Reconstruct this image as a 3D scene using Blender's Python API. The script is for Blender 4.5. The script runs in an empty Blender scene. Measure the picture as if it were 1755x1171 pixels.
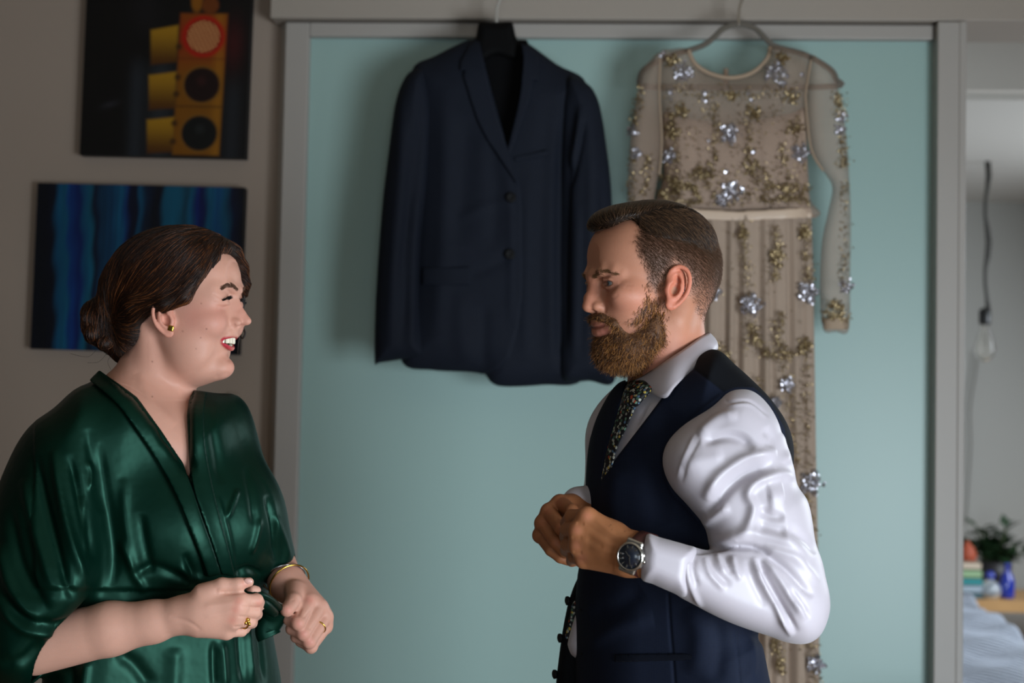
import bpy, math, random
import numpy as np
from mathutils import Matrix, Vector

# ------------------------------------------------------------------ camera
FPX, CX, CY = 2437.5, 877.5, 585.5          # 50 mm on a 36 mm sensor, 1755x1171 frame
CAM = np.array([0.0, 0.0, 1.48])
PITCH, YAW, ROLL = math.radians(2.5), math.radians(3.3), math.radians(1.14)
_f = np.array([-math.sin(YAW)*math.cos(PITCH), math.cos(YAW)*math.cos(PITCH), math.sin(PITCH)])
_r = np.array([math.cos(YAW), math.sin(YAW), 0.0])
_u = np.cross(_r, _f)
RIGHT = _r*math.cos(ROLL) + _u*math.sin(ROLL)
UP = _u*math.cos(ROLL) - _r*math.sin(ROLL)
FWD = _f
scene = bpy.context.scene
COL = scene.collection
cam_d = bpy.data.cameras.new('camera'); cam_o = bpy.data.objects.new('camera', cam_d); COL.objects.link(cam_o)
cam_d.sensor_width = 36.0; cam_d.lens = 50.0; cam_d.clip_start = 0.05; cam_d.clip_end = 60
cam_d.dof.use_dof = True; cam_d.dof.focus_distance = 2.0; cam_d.dof.aperture_fstop = 3.4
m = Matrix.Identity(4)
for i in range(3):
    m[i][0], m[i][1], m[i][2], m[i][3] = RIGHT[i], UP[i], -FWD[i], CAM[i]
cam_o.matrix_world = m
scene.camera = cam_o
#ZOOM#

# ------------------------------------------------------------------ world, daylight, exposure
scene.view_settings.view_transform = 'Standard'
scene.view_settings.look = 'None'
scene.view_settings.gamma = 1.0
scene.view_settings.use_curve_mapping = False
scene.view_settings.exposure = 0.0
w = bpy.data.worlds.new('sky'); scene.world = w; w.use_nodes = True
w.node_tree.nodes['Background'].inputs[0].default_value = (1.0, 0.86, 0.72, 1)
w.node_tree.nodes['Background'].inputs[1].default_value = 0.045

def area_light(name, loc, target, sx, sy, power, color):
    l = bpy.data.lights.new(name, 'AREA'); l.shape = 'RECTANGLE'; l.size = sx; l.size_y = sy
    l.energy = power; l.color = color
    o = bpy.data.objects.new(name, l); COL.objects.link(o); o.location = loc
    d = Vector(target) - Vector(loc); o.rotation_euler = d.to_track_quat('-Z', 'Y').to_euler()
    return o
# daylight through unseen windows added on the right wall and behind camera, and by the window of the bedroom behind
area_light('added_daylight_right', (1.43, 0.55, 1.05), (0.0, 1.75, 1.0), 1.1, 1.15, 80, (0.82, 0.92, 1.0))
area_light('added_fill_behind_camera', (0.15, -1.50, 1.25), (0.0, 3.0, 1.25), 1.1, 1.0, 20, (0.80, 0.92, 1.0))  # added fill light, also puts soft glare on the glass door
area_light('daylight_window_bedroom', (2.5, 4.5, 1.7), (1.1, 4.4, 0.75), 1.2, 1.1, 46, (0.84, 0.92, 1.0))

# ------------------------------------------------------------------ pixel <-> world
def P(px, py, Y):
    px = np.asarray(px, float); py = np.asarray(py, float); Y = np.asarray(Y, float)
    d = FWD*FPX + RIGHT*(px[..., None]-CX) + UP*(CY-py[..., None])
    t = (Y - CAM[1])/d[..., 1]
    return CAM + d*t[..., None]
def proj(V):
    d = V - CAM
    z = d@FWD
    return CX + FPX*(d@RIGHT)/z, CY - FPX*(d@UP)/z
def M(Y0, pts):
    """list of (px,py,dY) -> world points"""
    a = np.array(pts, float)
    return P(a[:, 0], a[:, 1], Y0 + a[:, 2])

def lin(h):
    if isinstance(h, str):
        h = h.lstrip('#'); c = [int(h[i:i+2], 16)/255 for i in (0, 2, 4)]
    else: c = list(h)
    return np.array([x/12.92 if x <= 0.04045 else ((x+0.055)/1.055)**2.4 for x in c])

# ------------------------------------------------------------------ signed-distance volumes -> mesh (surface nets)
def smin(a, b, k):
    if k <= 0: return np.minimum(a, b)
    h = np.maximum(k-np.abs(a-b), 0)/k
    return np.minimum(a, b) - h*h*(k*0.25)
class Vol:
    def __init__(s, lo, hi, h):
        s.lo = np.array(lo, np.float32); s.h = h
        n = np.ceil((np.array(hi)-np.array(lo))/h).astype(int)+1
        s.n = n; s.D = np.full(n, 0.3, np.float32)
        s.ax = [(lo[i]+h*np.arange(n[i])).astype(np.float32) for i in range(3)]
    def blk(s, lo, hi, pad):
        sl = []
        for i in range(3):
            a = int(np.floor((lo[i]-pad-s.lo[i])/s.h)); b = int(np.ceil((hi[i]+pad-s.lo[i])/s.h))+1
            a = max(a, 0); b = min(b, s.n[i])
            if b <= a: return None, None
            sl.append(slice(a, b))
        X = s.ax[0][sl[0]][:, None, None]; Y = s.ax[1][sl[1]][None, :, None]; Z = s.ax[2][sl[2]][None, None, :]
        return tuple(sl), (X, Y, Z)
    def add(s, pr, k=0.0):
        f, lo, hi = pr
        sl, g = s.blk(lo, hi, k+3*s.h)
        if sl is None: return s
        s.D[sl] = smin(s.D[sl], f(*g).astype(np.float32), k); return s
    def sub(s, pr, k=0.0):
        f, lo, hi = pr
        sl, g = s.blk(lo, hi, k+3*s.h)
        if sl is None: return s
        s.D[sl] = -smin(-s.D[sl], f(*g).astype(np.float32), k); return s
    def mesh(s, smooth=2):
        V, F = nets(s.D, s.lo, s.h)
        if smooth: V = relax(V, F, smooth)
        return V, F
def nets(D, lo, h):
    S = D < 0
    c = np.zeros(np.array(D.shape)-1, np.uint8)
    offs = [(i, j, k) for i in (0, 1) for j in (0, 1) for k in (0, 1)]
    for i, j, k in offs:
        c += S[i:i+c.shape[0], j:j+c.shape[1], k:k+c.shape[2]]
    act = (c > 0) & (c < 8)
    idx = np.argwhere(act)
    ids = np.full(act.shape, -1, np.int64); ids[act] = np.arange(len(idx))
    acc = np.zeros((len(idx), 3)); cnt = np.zeros(len(idx))
    for a in offs:
        for ax in range(3):
            if a[ax] == 0:
                b = list(a); b[ax] = 1
                da = D[idx[:, 0]+a[0], idx[:, 1]+a[1], idx[:, 2]+a[2]]; db = D[idx[:, 0]+b[0], idx[:, 1]+b[1], idx[:, 2]+b[2]]
                mk = (da < 0) != (db < 0)
                t = np.where(mk, da/np.where(mk, da-db, 1), 0)
                p = np.tile(np.array(a, float), (len(idx), 1)); p[:, ax] += t
                acc += p*mk[:, None]; cnt += mk
    V = np.asarray(lo, float) + h*(idx + acc/cnt[:, None])
    F = []
    for ax in range(3):
        sa = [slice(1, -1)]*3; sb = [slice(1, -1)]*3
        sa[ax] = slice(0, -1); sb[ax] = slice(1, None)
        A = S[tuple(sa)]; B = S[tuple(sb)]
        e = np.argwhere(A != B)
        inside = A[A != B]
        e = e+1; e[:, ax] -= 1
        u, v = [(1, 2), (2, 0), (0, 1)][ax]
        q = []
        for du, dv in ((-1, -1), (0, -1), (0, 0), (-1, 0)):
            cidx = e.copy(); cidx[:, u] += du; cidx[:, v] += dv
            q.append(ids[cidx[:, 0], cidx[:, 1], cidx[:, 2]])
        q = np.stack(q, 1)
        q[~inside] = q[~inside][:, ::-1]
        F.append(q)
    F = np.concatenate(F)
    return V, F[(F >= 0).all(1)]
def edges_of(F):
    n = F.shape[1]
    E = np.concatenate([F[:, [i, (i+1) % n]] for i in range(n)])
    return np.concatenate([E, E[:, ::-1]])
def relax(V, F, it=2, lam=0.5):
    E = edges_of(F); n = len(V)
    deg = np.bincount(E[:, 0], minlength=n).astype(float); deg[deg == 0] = 1
    for _ in range(it):
        A = np.stack([np.bincount(E[:, 0], weights=V[E[:, 1], i], minlength=n) for i in range(3)], 1)/deg[:, None]
        V = V + lam*(A-V)
    return V
def normals(V, F):
    a = V[F[:, 2]]-V[F[:, 0]]; b = V[F[:, 3 if F.shape[1] == 4 else 1]]-V[F[:, 1 if F.shape[1] == 4 else 0]]
    fn = np.cross(a, b) if F.shape[1] == 4 else np.cross(V[F[:, 1]]-V[F[:, 0]], V[F[:, 2]]-V[F[:, 0]])
    N = np.zeros_like(V)
    for i in range(F.shape[1]):
        for k in range(3): N[:, k] += np.bincount(F[:, i], weights=fn[:, k], minlength=len(V))
    return N/np.maximum(np.linalg.norm(N, axis=1, keepdims=True), 1e-12)

# primitives: (function, lower corner, upper corner)
def sph(c, r):
    c = np.array(c, float)
    return (lambda X, Y, Z: np.sqrt((X-c[0])**2+(Y-c[1])**2+(Z-c[2])**2)-r), c-r, c+r
def rotm(rx=0, ry=0, rz=0):
    from mathutils import Euler
    return np.array(Euler((math.radians(rx), math.radians(ry), math.radians(rz))).to_matrix())
def ell(c, r, R=None):
    c = np.array(c, float); r = np.array(r, float); R_ = np.eye(3) if R is None else np.asarray(R)
    def f(X, Y, Z):
        x, y, z = X-c[0], Y-c[1], Z-c[2]
        if R is not None:
            x, y, z = (R_[0, i]*x+R_[1, i]*y+R_[2, i]*z for i in range(3))
        k0 = np.sqrt((x/r[0])**2+(y/r[1])**2+(z/r[2])**2)
        k1 = np.sqrt((x/r[0]**2)**2+(y/r[1]**2)**2+(z/r[2]**2)**2)
        return k0*(k0-1)/np.maximum(k1, 1e-6)
    e = np.sqrt(((R_*r)**2).sum(1))
    return f, c-e, c+e
def cone(a, b, ra, rb):
    a = np.array(a, float); b = np.array(b, float); d = b-a; L = max(d@d, 1e-12)
    def f(X, Y, Z):
        x, y, z = X-a[0], Y-a[1], Z-a[2]
        t = np.clip((x*d[0]+y*d[1]+z*d[2])/L, 0, 1)
        return np.sqrt((x-t*d[0])**2+(y-t*d[1])**2+(z-t*d[2])**2)-(ra+(rb-ra)*t)
    r = max(ra, rb)
    return f, np.minimum(a, b)-r, np.maximum(a, b)+r
def chain(pts, rad, k=0.0):
    prs = [cone(pts[i], pts[i+1], rad[i], rad[i+1]) for i in range(len(pts)-1)]
    def f(X, Y, Z):
        d = None
        for p in prs:
            q = p[0](X, Y, Z); d = q if d is None else smin(d, q, k)
        return d
    return f, np.min([p[1] for p in prs], 0), np.max([p[2] for p in prs], 0)
def rbox(c, half, R=None, r=0.0):
    c = np.array(c, float); hb = np.array(half, float)-r; R_ = np.eye(3) if R is None else np.asarray(R)
    def f(X, Y, Z):
        x, y, z = X-c[0], Y-c[1], Z-c[2]
        x, y, z = (R_[0, i]*x+R_[1, i]*y+R_[2, i]*z for i in range(3))
        qx, qy, qz = np.abs(x)-hb[0], np.abs(y)-hb[1], np.abs(z)-hb[2]
        return np.sqrt(np.maximum(qx, 0)**2+np.maximum(qy, 0)**2+np.maximum(qz, 0)**2)+np.minimum(np.maximum(qx, np.maximum(qy, qz)), 0)-r
    e = (np.abs(R_)*np.array(half)).sum(1)
    return f, c-e, c+e
def fn(f, lo, hi): return f, np.array(lo, float), np.array(hi, float)

# closed polygons given in photo pixels
def spline(pts, closed=True, n=8):
    p = np.array(pts, float); N = len(p); out = []
    rng = range(N) if closed else range(N-1)
    for i in rng:
        g = (lambda j: p[j % N]) if closed else (lambda j: p[min(max(j, 0), N-1)])
        a, b, c, d = g(i-1), g(i), g(i+1), g(i+2)
        for t in np.arange(n)/n:
            out.append(0.5*((2*b)+(-a+c)*t+(2*a-5*b+4*c-d)*t*t+(-a+3*b-3*c+d)*t**3))
    if not closed: out.append(p[-1])
    return np.array(out)
def poly_sd(poly, x, y):
    """signed distance (negative inside) of points to a polygon"""
    d = np.full(x.shape, 1e18); s = np.ones(x.shape)
    N = len(poly); j = N-1
    for i in range(N):
        e = poly[j]-poly[i]; wx = x-poly[i][0]; wy = y-poly[i][1]
        t = np.clip((wx*e[0]+wy*e[1])/max(e@e, 1e-9), 0, 1)
        bx = wx-e[0]*t; by = wy-e[1]*t
        d = np.minimum(d, bx*bx+by*by)
        c1 = y >= poly[i][1]; c2 = y < poly[j][1]; c3 = e[0]*wy > e[1]*wx
        fl = (c1 & c2 & c3) | (~c1 & ~c2 & ~c3)
        s = np.where(fl, -s, s); j = i
    return s*np.sqrt(d)
class Field:
    """signed pixel distance to a polygon, rastered for quick lookup"""
    def __init__(s, poly, step=1.5, pad=60):
        p = np.array(poly, float); s.lo = p.min(0)-pad; s.step = step
        n = np.ceil((p.max(0)+pad-s.lo)/step).astype(int)+2
        gx, gy = np.meshgrid(s.lo[0]+step*np.arange(n[0]), s.lo[1]+step*np.arange(n[1]), indexing='ij')
        s.T = poly_sd(p, gx, gy).astype(np.float32); s.poly = p
    def __call__(s, px, py):
        u = np.clip((px-s.lo[0])/s.step, 0, s.T.shape[0]-1.001); v = np.clip((py-s.lo[1])/s.step, 0, s.T.shape[1]-1.001)
        i = u.astype(int); j = v.astype(int); a = (u-i).astype(np.float32); b = (v-j).astype(np.float32)
        T = s.T
        return (T[i, j]*(1-a)*(1-b)+T[i+1, j]*a*(1-b)+T[i, j+1]*(1-a)*b+T[i+1, j+1]*a*b)
def grid_px(X, Y, Z):
    dx, dy, dz = X-CAM[0], Y-CAM[1], Z-CAM[2]
    z = dx*FWD[0]+dy*FWD[1]+dz*FWD[2]
    return CX+FPX*(dx*RIGHT[0]+dy*RIGHT[1]+dz*RIGHT[2])/z, CY-FPX*(dx*UP[0]+dy*UP[1]+dz*UP[2])/z
def pillow(poly, Y0, yc, T, R, tb=None):
    """solid whose outline seen from the front is the polygon (photo px) and whose depth swells to T (m)
    within R px of the outline; yc: depth offset, number or function(px,py)"""
    F = poly if isinstance(poly, Field) else Field(poly)
    p = F.poly; s = Y0/FPX; tb = T if tb is None else tb
    ymid = (lambda a, b: yc) if not callable(yc) else yc
    cs = np.array([ymid(np.array(q[0]), np.array(q[1])) for q in p], float)
    W = P(p[:, 0], p[:, 1], np.full(len(p), Y0+cs.mean()))
    lo = W.min(0)-0.03; hi = W.max(0)+0.03
    lo[1] = Y0+cs.min()-T-0.03; hi[1] = Y0+cs.max()+tb+0.03
    Rm = R*s
    def f(X, Y, Z):
        X, Y, Z = np.broadcast_arrays(X, Y, Z)
        px, py = grid_px(X, Y, Z)
        d2 = F(px, py)*s
        dy = Y-(Y0+ymid(px, py))
        T_ = np.where(dy < 0, T, tb)
        a = np.maximum(d2+Rm, 0); b = np.abs(dy)*(Rm/T_)
        k = np.sqrt(a*a+b*b)-Rm
        # depth axis is stretched by Rm/T: correct the metric a little
        g = np.sqrt(a*a+(b*Rm/T_)**2)/np.maximum(np.sqrt(a*a+b*b), 1e-6)
        return k/np.maximum(g, min(1.0, Rm/T, Rm/tb))
    return f, lo, hi

# sculpting strokes laid over a mesh: raise (+) or press in (-) the surface along a line
def seg_dist(px, py, line):
    d = np.full(px.shape, 1e9); tt = np.zeros(px.shape)
    L = np.array(line, float); seg = np.linalg.norm(np.diff(L, axis=0), axis=1); cum = np.concatenate([[0], np.cumsum(seg)]); tot = max(cum[-1], 1e-6)
    for i in range(len(L)-1):
        e = L[i+1]-L[i]; wx = px-L[i][0]; wy = py-L[i][1]
        t = np.clip((wx*e[0]+wy*e[1])/max(e@e, 1e-9), 0, 1)
        q = np.hypot(wx-e[0]*t, wy-e[1]*t)
        b = q < d; d = np.where(b, q, d); tt = np.where(b, (cum[i]+t*seg[i])/tot, tt)
    return d, tt
def sculpt(V, F, strokes, fade=0.18, back=False):
    N = normals(V, F); px, py = proj(V)
    vd = V-CAM; vd /= np.linalg.norm(vd, axis=1, keepdims=True)
    face = np.clip(-(N*vd).sum(1)/0.35, 0, 1)
    disp = np.zeros(len(V))
    for st in strokes:
        line, wd, h = st[0], st[1], st[2]
        fd = st[3] if len(st) > 3 else fade
        L = spline(line, closed=False, n=6) if len(line) > 2 else np.array(line, float)
        lo = L.min(0)-3*wd; hi = L.max(0)+3*wd
        sel = np.where((px > lo[0]) & (px < hi[0]) & (py > lo[1]) & (py < hi[1]) & (face > 0))[0]
        if len(sel) == 0: continue
        d, t = seg_dist(px[sel], py[sel], L)
        g = np.exp(-(d/wd)**2)
        if fd > 0: g *= np.clip(t/fd, 0, 1)**.7*np.clip((1-t)/fd, 0, 1)**.7
        disp[sel] += h*0.001*g*face[sel]
    return V+N*disp[:, None]
def paint(V, C, line, wd, color, amt=1.0, N=None):
    px, py = proj(V); L = spline(line, closed=False, n=6) if len(line) > 2 else np.array(line, float)
    if len(line) == 1: d = np.hypot(px-L[0][0], py-L[0][1])
    else: d, _ = seg_dist(px, py, L)
    g = (np.exp(-(d/wd)**2)*amt)[:, None]
    C[:] = C*(1-g)+np.asarray(color)*g
def paint_poly(V, C, poly, color, soft=2.0, amt=1.0):
    px, py = proj(V); d = poly_sd(np.array(poly, float), px, py)
    g = (np.clip(0.5-d/soft, 0, 1)*amt)[:, None]
    C[:] = C*(1-g)+np.asarray(color)*g

# ------------------------------------------------------------------ objects
def mesh_data(name, V, F, col=None, smooth=True, uv=None):
    me = bpy.data.meshes.new(name)
    V = np.asarray(V, np.float32)
    if isinstance(F, np.ndarray):
        F = np.asarray(F, np.int32); nf, k = F.shape
        me.vertices.add(len(V)); me.vertices.foreach_set('co', V.ravel())
        me.loops.add(nf*k); me.loops.foreach_set('vertex_index', F.ravel())
        me.polygons.add(nf); me.polygons.foreach_set('loop_start', np.arange(0, nf*k, k, dtype=np.int32))
        me.update(calc_edges=True)
    else:
        me.from_pydata([tuple(map(float, v)) for v in V], [], F); me.update()
    me.polygons.foreach_set('use_smooth', np.full(len(me.polygons), bool(smooth)))
    if col is not None:
        a = me.color_attributes.new('Col', 'FLOAT_COLOR', 'POINT')
        c = np.ones((len(V), 4), np.float32); c[:, :3] = col
        a.data.foreach_set('color', c.ravel())
    return me
def obj(name, V, F, mt, parent=None, col=None, smooth=True):
    V = np.asarray(V, float)
    if parent is not None:
        r = parent
        off = np.zeros(3)
        while r is not None: off += np.array(r.location); r = r.parent
        V = V-off
    o = bpy.data.objects.new(name, mesh_data(name, V, F, col, smooth)); COL.objects.link(o)
    if mt is not None: o.data.materials.append(mt)
    o.parent = parent
    return o
def root(name, loc, label, cat, group=None):
    o = bpy.data.objects.new(name, None); COL.objects.link(o); o.location = [float(x) for x in loc]; o.empty_display_size = 0.05
    o['label'] = label; o['category'] = cat
    if group: o['group'] = group
    return o
def tag(o, label=None, cat=None, group=None, kind=None):
    for k, v in (('label', label), ('category', cat), ('group', group), ('kind', kind)):
        if v: o[k] = v
    return o
BOXF = [(0, 3, 2, 1), (4, 5, 6, 7), (0, 1, 5, 4), (1, 2, 6, 5), (2, 3, 7, 6), (3, 0, 4, 7)]
def boxv(x0, x1, y0, y1, z0, z1):
    return np.array([(x0, y0, z0), (x1, y0, z0), (x1, y1, z0), (x0, y1, z0), (x0, y0, z1), (x1, y0, z1), (x1, y1, z1), (x0, y1, z1)], float)
def box(name, x0, x1, y0, y1, z0, z1, mt, parent=None, bevel=0.0):
    o = obj(name, boxv(x0, x1, y0, y1, z0, z1), BOXF, mt, parent, smooth=False)
    if bevel:
        b = o.modifiers.new('bevel', 'BEVEL'); b.width = bevel; b.segments = 2
    return o
def join(parts):
    Vs, Fs, n = [], [], 0
    for V, F in parts:
        Vs.append(np.asarray(V, float)); Fs.append(np.asarray(F)+n); n += len(V)
    return np.concatenate(Vs), np.concatenate(Fs)
def frame_of(t, ref=(0, 0, 1)):
    t = t/np.linalg.norm(t); r = np.array(ref, float)
    if abs(t@r) > 0.95: r = np.array([1.0, 0, 0])
    a = np.cross(t, r); a /= np.linalg.norm(a); return a, np.cross(t, a)
def tube(pts, rad, n=10, cap=True, sx=1.0):
    pts = np.asarray(pts, float); m_ = len(pts); rad = np.broadcast_to(np.asarray(rad, float), (m_,))
    V = []; a = None
    for i in range(m_):
        t = pts[min(i+1, m_-1)]-pts[max(i-1, 0)]; t /= np.linalg.norm(t)
        if a is None: a, b = frame_of(t)
        else:
            a = a-(a@t)*t; a /= np.linalg.norm(a)
            b = np.cross(t, a)
        th = np.arange(n)*2*math.pi/n
        V.append(pts[i]+rad[i]*(np.cos(th)[:, None]*a*sx+np.sin(th)[:, None]*b))
    V = np.concatenate(V); F = []
    for i in range(m_-1):
        for j in range(n):
            k = (j+1) % n; F.append((i*n+j, i*n+k, (i+1)*n+k, (i+1)*n+j))
    if cap:
        V = np.concatenate([V, pts[:1], pts[-1:]]); c0 = len(V)-2
        for j in range(n):
            k = (j+1) % n
            F.append((c0, k, j, j) if False else (c0, k, j, c0)); F.append((c0+1, (m_-1)*n+j, (m_-1)*n+k, c0+1))
        F = [f if f[0] != f[3] else (f[0], f[1], f[2]) for f in F]
    return V, F
def tube_obj(name, pts, rad, mt, parent=None, n=10, sx=1.0):
    V, F = tube(pts, rad, n, True, sx); return obj(name, V, F, mt, parent)
def grid_faces(nu, nv, cu=False):
    F = []
    a = np.arange(nu*nv).reshape(nu, nv)
    if cu: a = np.concatenate([a, a[:1]], 0)
    return np.stack([a[:-1, :-1].ravel(), a[1:, :-1].ravel(), a[1:, 1:].ravel(), a[:-1, 1:].ravel()], 1)
def lathe(prof, center, axis=(0, 0, 1), n=24):
    """prof: (radius, height) list; closed at radius 0 ends"""
    ax = np.array(axis, float); ax /= np.linalg.norm(ax); a, b = frame_of(ax, (0, 1, 0))
    prof = np.array(prof, float); th = np.arange(n)*2*math.pi/n
    V = np.array(center)+prof[None, :, 0, None]*(np.cos(th)[:, None, None]*a+np.sin(th)[:, None, None]*b)+prof[None, :, 1, None]*ax
    F = grid_faces(n, len(prof), True)
    return V.reshape(-1, 3), F[:, ::-1]

# ------------------------------------------------------------------ materials
def mat(name, color=None, rough=0.5, metal=0.0, spec=0.5, attr=False, sheen=0.0, coat=0.0, trans=0.0, alpha=1.0, sss=0.0, sss_col=None,
        bump=None, var=None, ior=None, aniso=0.0, weave=None):
    mt = bpy.data.materials.new(name); mt.use_nodes = True
    nt = mt.node_tree; b = nt.nodes['Principled BSDF']
    c = (0.5, 0.5, 0.5) if color is None else (lin(color) if isinstance(color, str) else color)
    b.inputs['Base Color'].default_value = (*c, 1); b.inputs['Roughness'].default_value = rough
    b.inputs['Metallic'].default_value = metal; b.inputs['Specular IOR Level'].default_value = spec
    b.inputs['Sheen Weight'].default_value = sheen; b.inputs['Coat Weight'].default_value = coat
    b.inputs['Transmission Weight'].default_value = trans; b.inputs['Alpha'].default_value = alpha
    b.inputs['Anisotropic'].default_value = aniso
    if ior: b.inputs['IOR'].default_value = ior
    if sss:
        b.inputs['Subsurface Weight'].default_value = sss; b.inputs['Subsurface Radius'].default_value = (0.012, 0.005, 0.003); b.inputs['Subsurface Scale'].default_value = 0.6
    L = nt.links.new
    src = None
    if attr:
        at = nt.nodes.new('ShaderNodeVertexColor'); at.layer_name = 'Col'; src = at.outputs['Color']
    tc = nt.nodes.new('ShaderNodeTexCoord')
    if var:                                   # (scale, amount, detail): mottling of the material's own colour
        n = nt.nodes.new('ShaderNodeTexNoise'); n.inputs['Scale'].default_value = var[0]; n.inputs['Detail'].default_value = var[2] if len(var) > 2 else 4
        L(tc.outputs['Object'], n.inputs['Vector'])
        r = nt.nodes.new('ShaderNodeMapRange'); r.inputs[3].default_value = 1-var[1]; r.inputs[4].default_value = 1+var[1]
        L(n.outputs['Fac'], r.inputs[0])
        mx = nt.nodes.new('ShaderNodeMix'); mx.data_type = 'RGBA'; mx.blend_type = 'MULTIPLY'; mx.inputs[0].default_value = 1.0
        if src is None: mx.inputs[6].default_value = (*c, 1)
        else: L(src, mx.inputs[6])
        L(r.outputs[0], mx.inputs[7]); src = mx.outputs[2]
    if src is not None: L(src, b.inputs['Base Color'])
    if bump:                                  # (scale, strength, distance)
        n = nt.nodes.new('ShaderNodeTexNoise'); n.inputs['Scale'].default_value = bump[0]; n.inputs['Detail'].default_value = 3
        L(tc.outputs['Object'], n.inputs['Vector'])
        bp = nt.nodes.new('ShaderNodeBump'); bp.inputs['Strength'].default_value = bump[1]; bp.inputs['Distance'].default_value = bump[2]
        L(n.outputs['Fac'], bp.inputs['Height']); L(bp.outputs[0], b.inputs['Normal'])
    if weave:                                 # (scale, strength) crossing threads
        wv = []
        for dr in ('X', 'Z'):
            q = nt.nodes.new('ShaderNodeTexWave'); q.wave_type = 'BANDS'; q.bands_direction = dr; q.inputs['Scale'].default_value = weave[0]; q.inputs['Distortion'].default_value = 2.0; q.inputs['Detail'].default_value = 2
            L(tc.outputs['Object'], q.inputs['Vector']); wv.append(q)
        ad = nt.nodes.new('ShaderNodeMath'); L(wv[0].outputs['Fac'], ad.inputs[0]); L(wv[1].outputs['Fac'], ad.inputs[1])
        r = nt.nodes.new('ShaderNodeMapRange'); r.inputs[1].default_value = 0; r.inputs[2].default_value = 2; r.inputs[3].default_value = 1-weave[1]; r.inputs[4].default_value = 1+weave[1]
        L(ad.outputs[0], r.inputs[0])
        mx = nt.nodes.new('ShaderNodeMix'); mx.data_type = 'RGBA'; mx.blend_type = 'MULTIPLY'; mx.inputs[0].default_value = 1.0
        if src is None: mx.inputs[6].default_value = (*c, 1)
        else: L(src, mx.inputs[6])
        L(r.outputs[0], mx.inputs[7]); L(mx.outputs[2], b.inputs['Base Color'])
    return mt

# ================================================================== THE ROOM
YD = 3.22                                    # front face of the sliding door
m_wall = mat('painted wall', '#97877a', 0.85, var=(3, 0.03))
m_frame = mat('grey door frame', '#9f9993', 0.5, var=(2, 0.02))
m_header = mat('grey header', '#9b9187', 0.55)
m_glass = mat('frosted green glass', '#93aea9', 0.40, spec=0.5, var=(1.5, 0.03))
m_floor = mat('oak floor', '#7a5a3c', 0.4, var=(6, 0.15))
m_ceil = mat('warm white ceiling', '#b8a992', 0.9)
m_bwall = mat('bedroom wall', '#a2a19c', 0.9)
X = lambda px, py, Y: float(P(px, py, Y)[0])
Zp = lambda px, py, Y: float(P(px, py, Y)[2])
XL0, XL1 = X(489, 60, YD), X(530, 64, YD)
XR0, XR1 = X(1606, 60, YD-.03), X(1655, 60, YD-.03)
ZH = Zp(1000, 34, YD-0.015)                   # underside of the header
ZG = Zp(1000, 64.5, YD)                      # top of the glass
ZTOP = 2.62
YW = YD+0.05                                 # plaster wall on the left of the door
S = 'structure'
xw = X(466, 300, YW)
tag(box('wall_back', -2.6, xw+0.02, YW, YW+0.12, 0, ZTOP, m_wall), kind=S)
tag(box('trim_1', xw+0.02, XL0+0.12, YW-0.02, YW+0.10, 0, ZTOP, mat('dark jamb', '#9a9086', 0.7)), kind=S)
xo = X(1662, 500, YW)                        # left edge of the opening into the bedroom
# header rail above the sliding door
hx0 = X(463, 15, YD-0.02)
tag(box('trim_2', hx0, 2.4, YD-0.02, YW+0.12, ZH, ZTOP, m_header, bevel=0.003), kind=S)
# sliding door: stiles, top rail, bottom rail, glass
d = tag(box('door_1', XL1-0.02, XR0+0.02, YD+0.022, YD+0.036, 0.03, ZG+0.02, m_glass), 'sliding closet door of frosted pale green glass', 'door', kind=S)
def dpart(name, x0, x1, z0, z1, mt, y0=YD, y1=YD+0.04, bv=0.003):
    o = obj(name, boxv(x0, x1, y0, y1, z0, z1), BOXF, mt, d, smooth=False)
    b = o.modifiers.new('bevel', 'BEVEL'); b.width = bv; b.segments = 2; return o
dpart('stile', XL0, XL1, 0.02, ZH-0.004, m_frame)
dpart('top_rail', XL1, XR0, ZG, ZH-0.004, m_frame)
dpart('bottom_rail', XL1, XR0, 0.02, 0.12, m_frame)
dpart('stile', XR0+0.002, XR1, 0.02, ZH-0.004, m_frame, YD-0.03, YD+0.05)
dpart('edge_strip', XR1-0.014, XR1+0.002, 0.02, ZH-0.004, m_frame, YD-0.033, YD+0.055)
tag(box('floor', -2.6, 3.0, -1.6, 7.4, -0.1, 0, m_floor), kind=S)
tag(box('ceiling', -2.6, 1.58, -1.6, YW+0.12, ZTOP, ZTOP+0.1, m_ceil), kind=S)
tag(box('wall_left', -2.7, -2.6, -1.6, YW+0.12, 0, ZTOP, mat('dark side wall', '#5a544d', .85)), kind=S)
# right wall with an unseen window added for daylight from the right
wy0, wy1, wz0, wz1 = -0.1, 1.2, 0.45, 1.65
def wall_with_hole(name, x0, x1, ya, yb, y0, y1, z0, z1, zt, mt):
    parts = [boxv(x0, x1, ya, y0, 0, zt), boxv(x0, x1, y1, yb, 0, zt), boxv(x0, x1, y0, y1, 0, z0), boxv(x0, x1, y0, y1, z1, zt)]
    V, F = join([(p, np.array(BOXF)) for p in parts]); return tag(obj(name, V, F, mt, smooth=False), kind=S)
wall_with_hole('wall_right', 1.46, 1.58, -1.6, YW-0.1, wy0, wy1, wz0, wz1, ZTOP, m_wall)
m_white = mat('white gloss paint', '#d8d8d4', 0.4)
wn = tag(box('added_window_right', 1.48, 1.485, wy0, wy1, wz0, wz0+0.05, m_white), 'unseen white framed window added for daylight from the right', 'window', kind=S)
for a in ((wy0, wy0+0.05, wz0, wz1), (wy1-0.05, wy1, wz0, wz1), (wy0, wy1, wz1-0.05, wz1), ((wy0+wy1)/2-0.02, (wy0+wy1)/2+0.02, wz0, wz1)):
    obj('window_frame', boxv(1.48, 1.53, *a), BOXF, m_white, wn, smooth=False)
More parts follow.
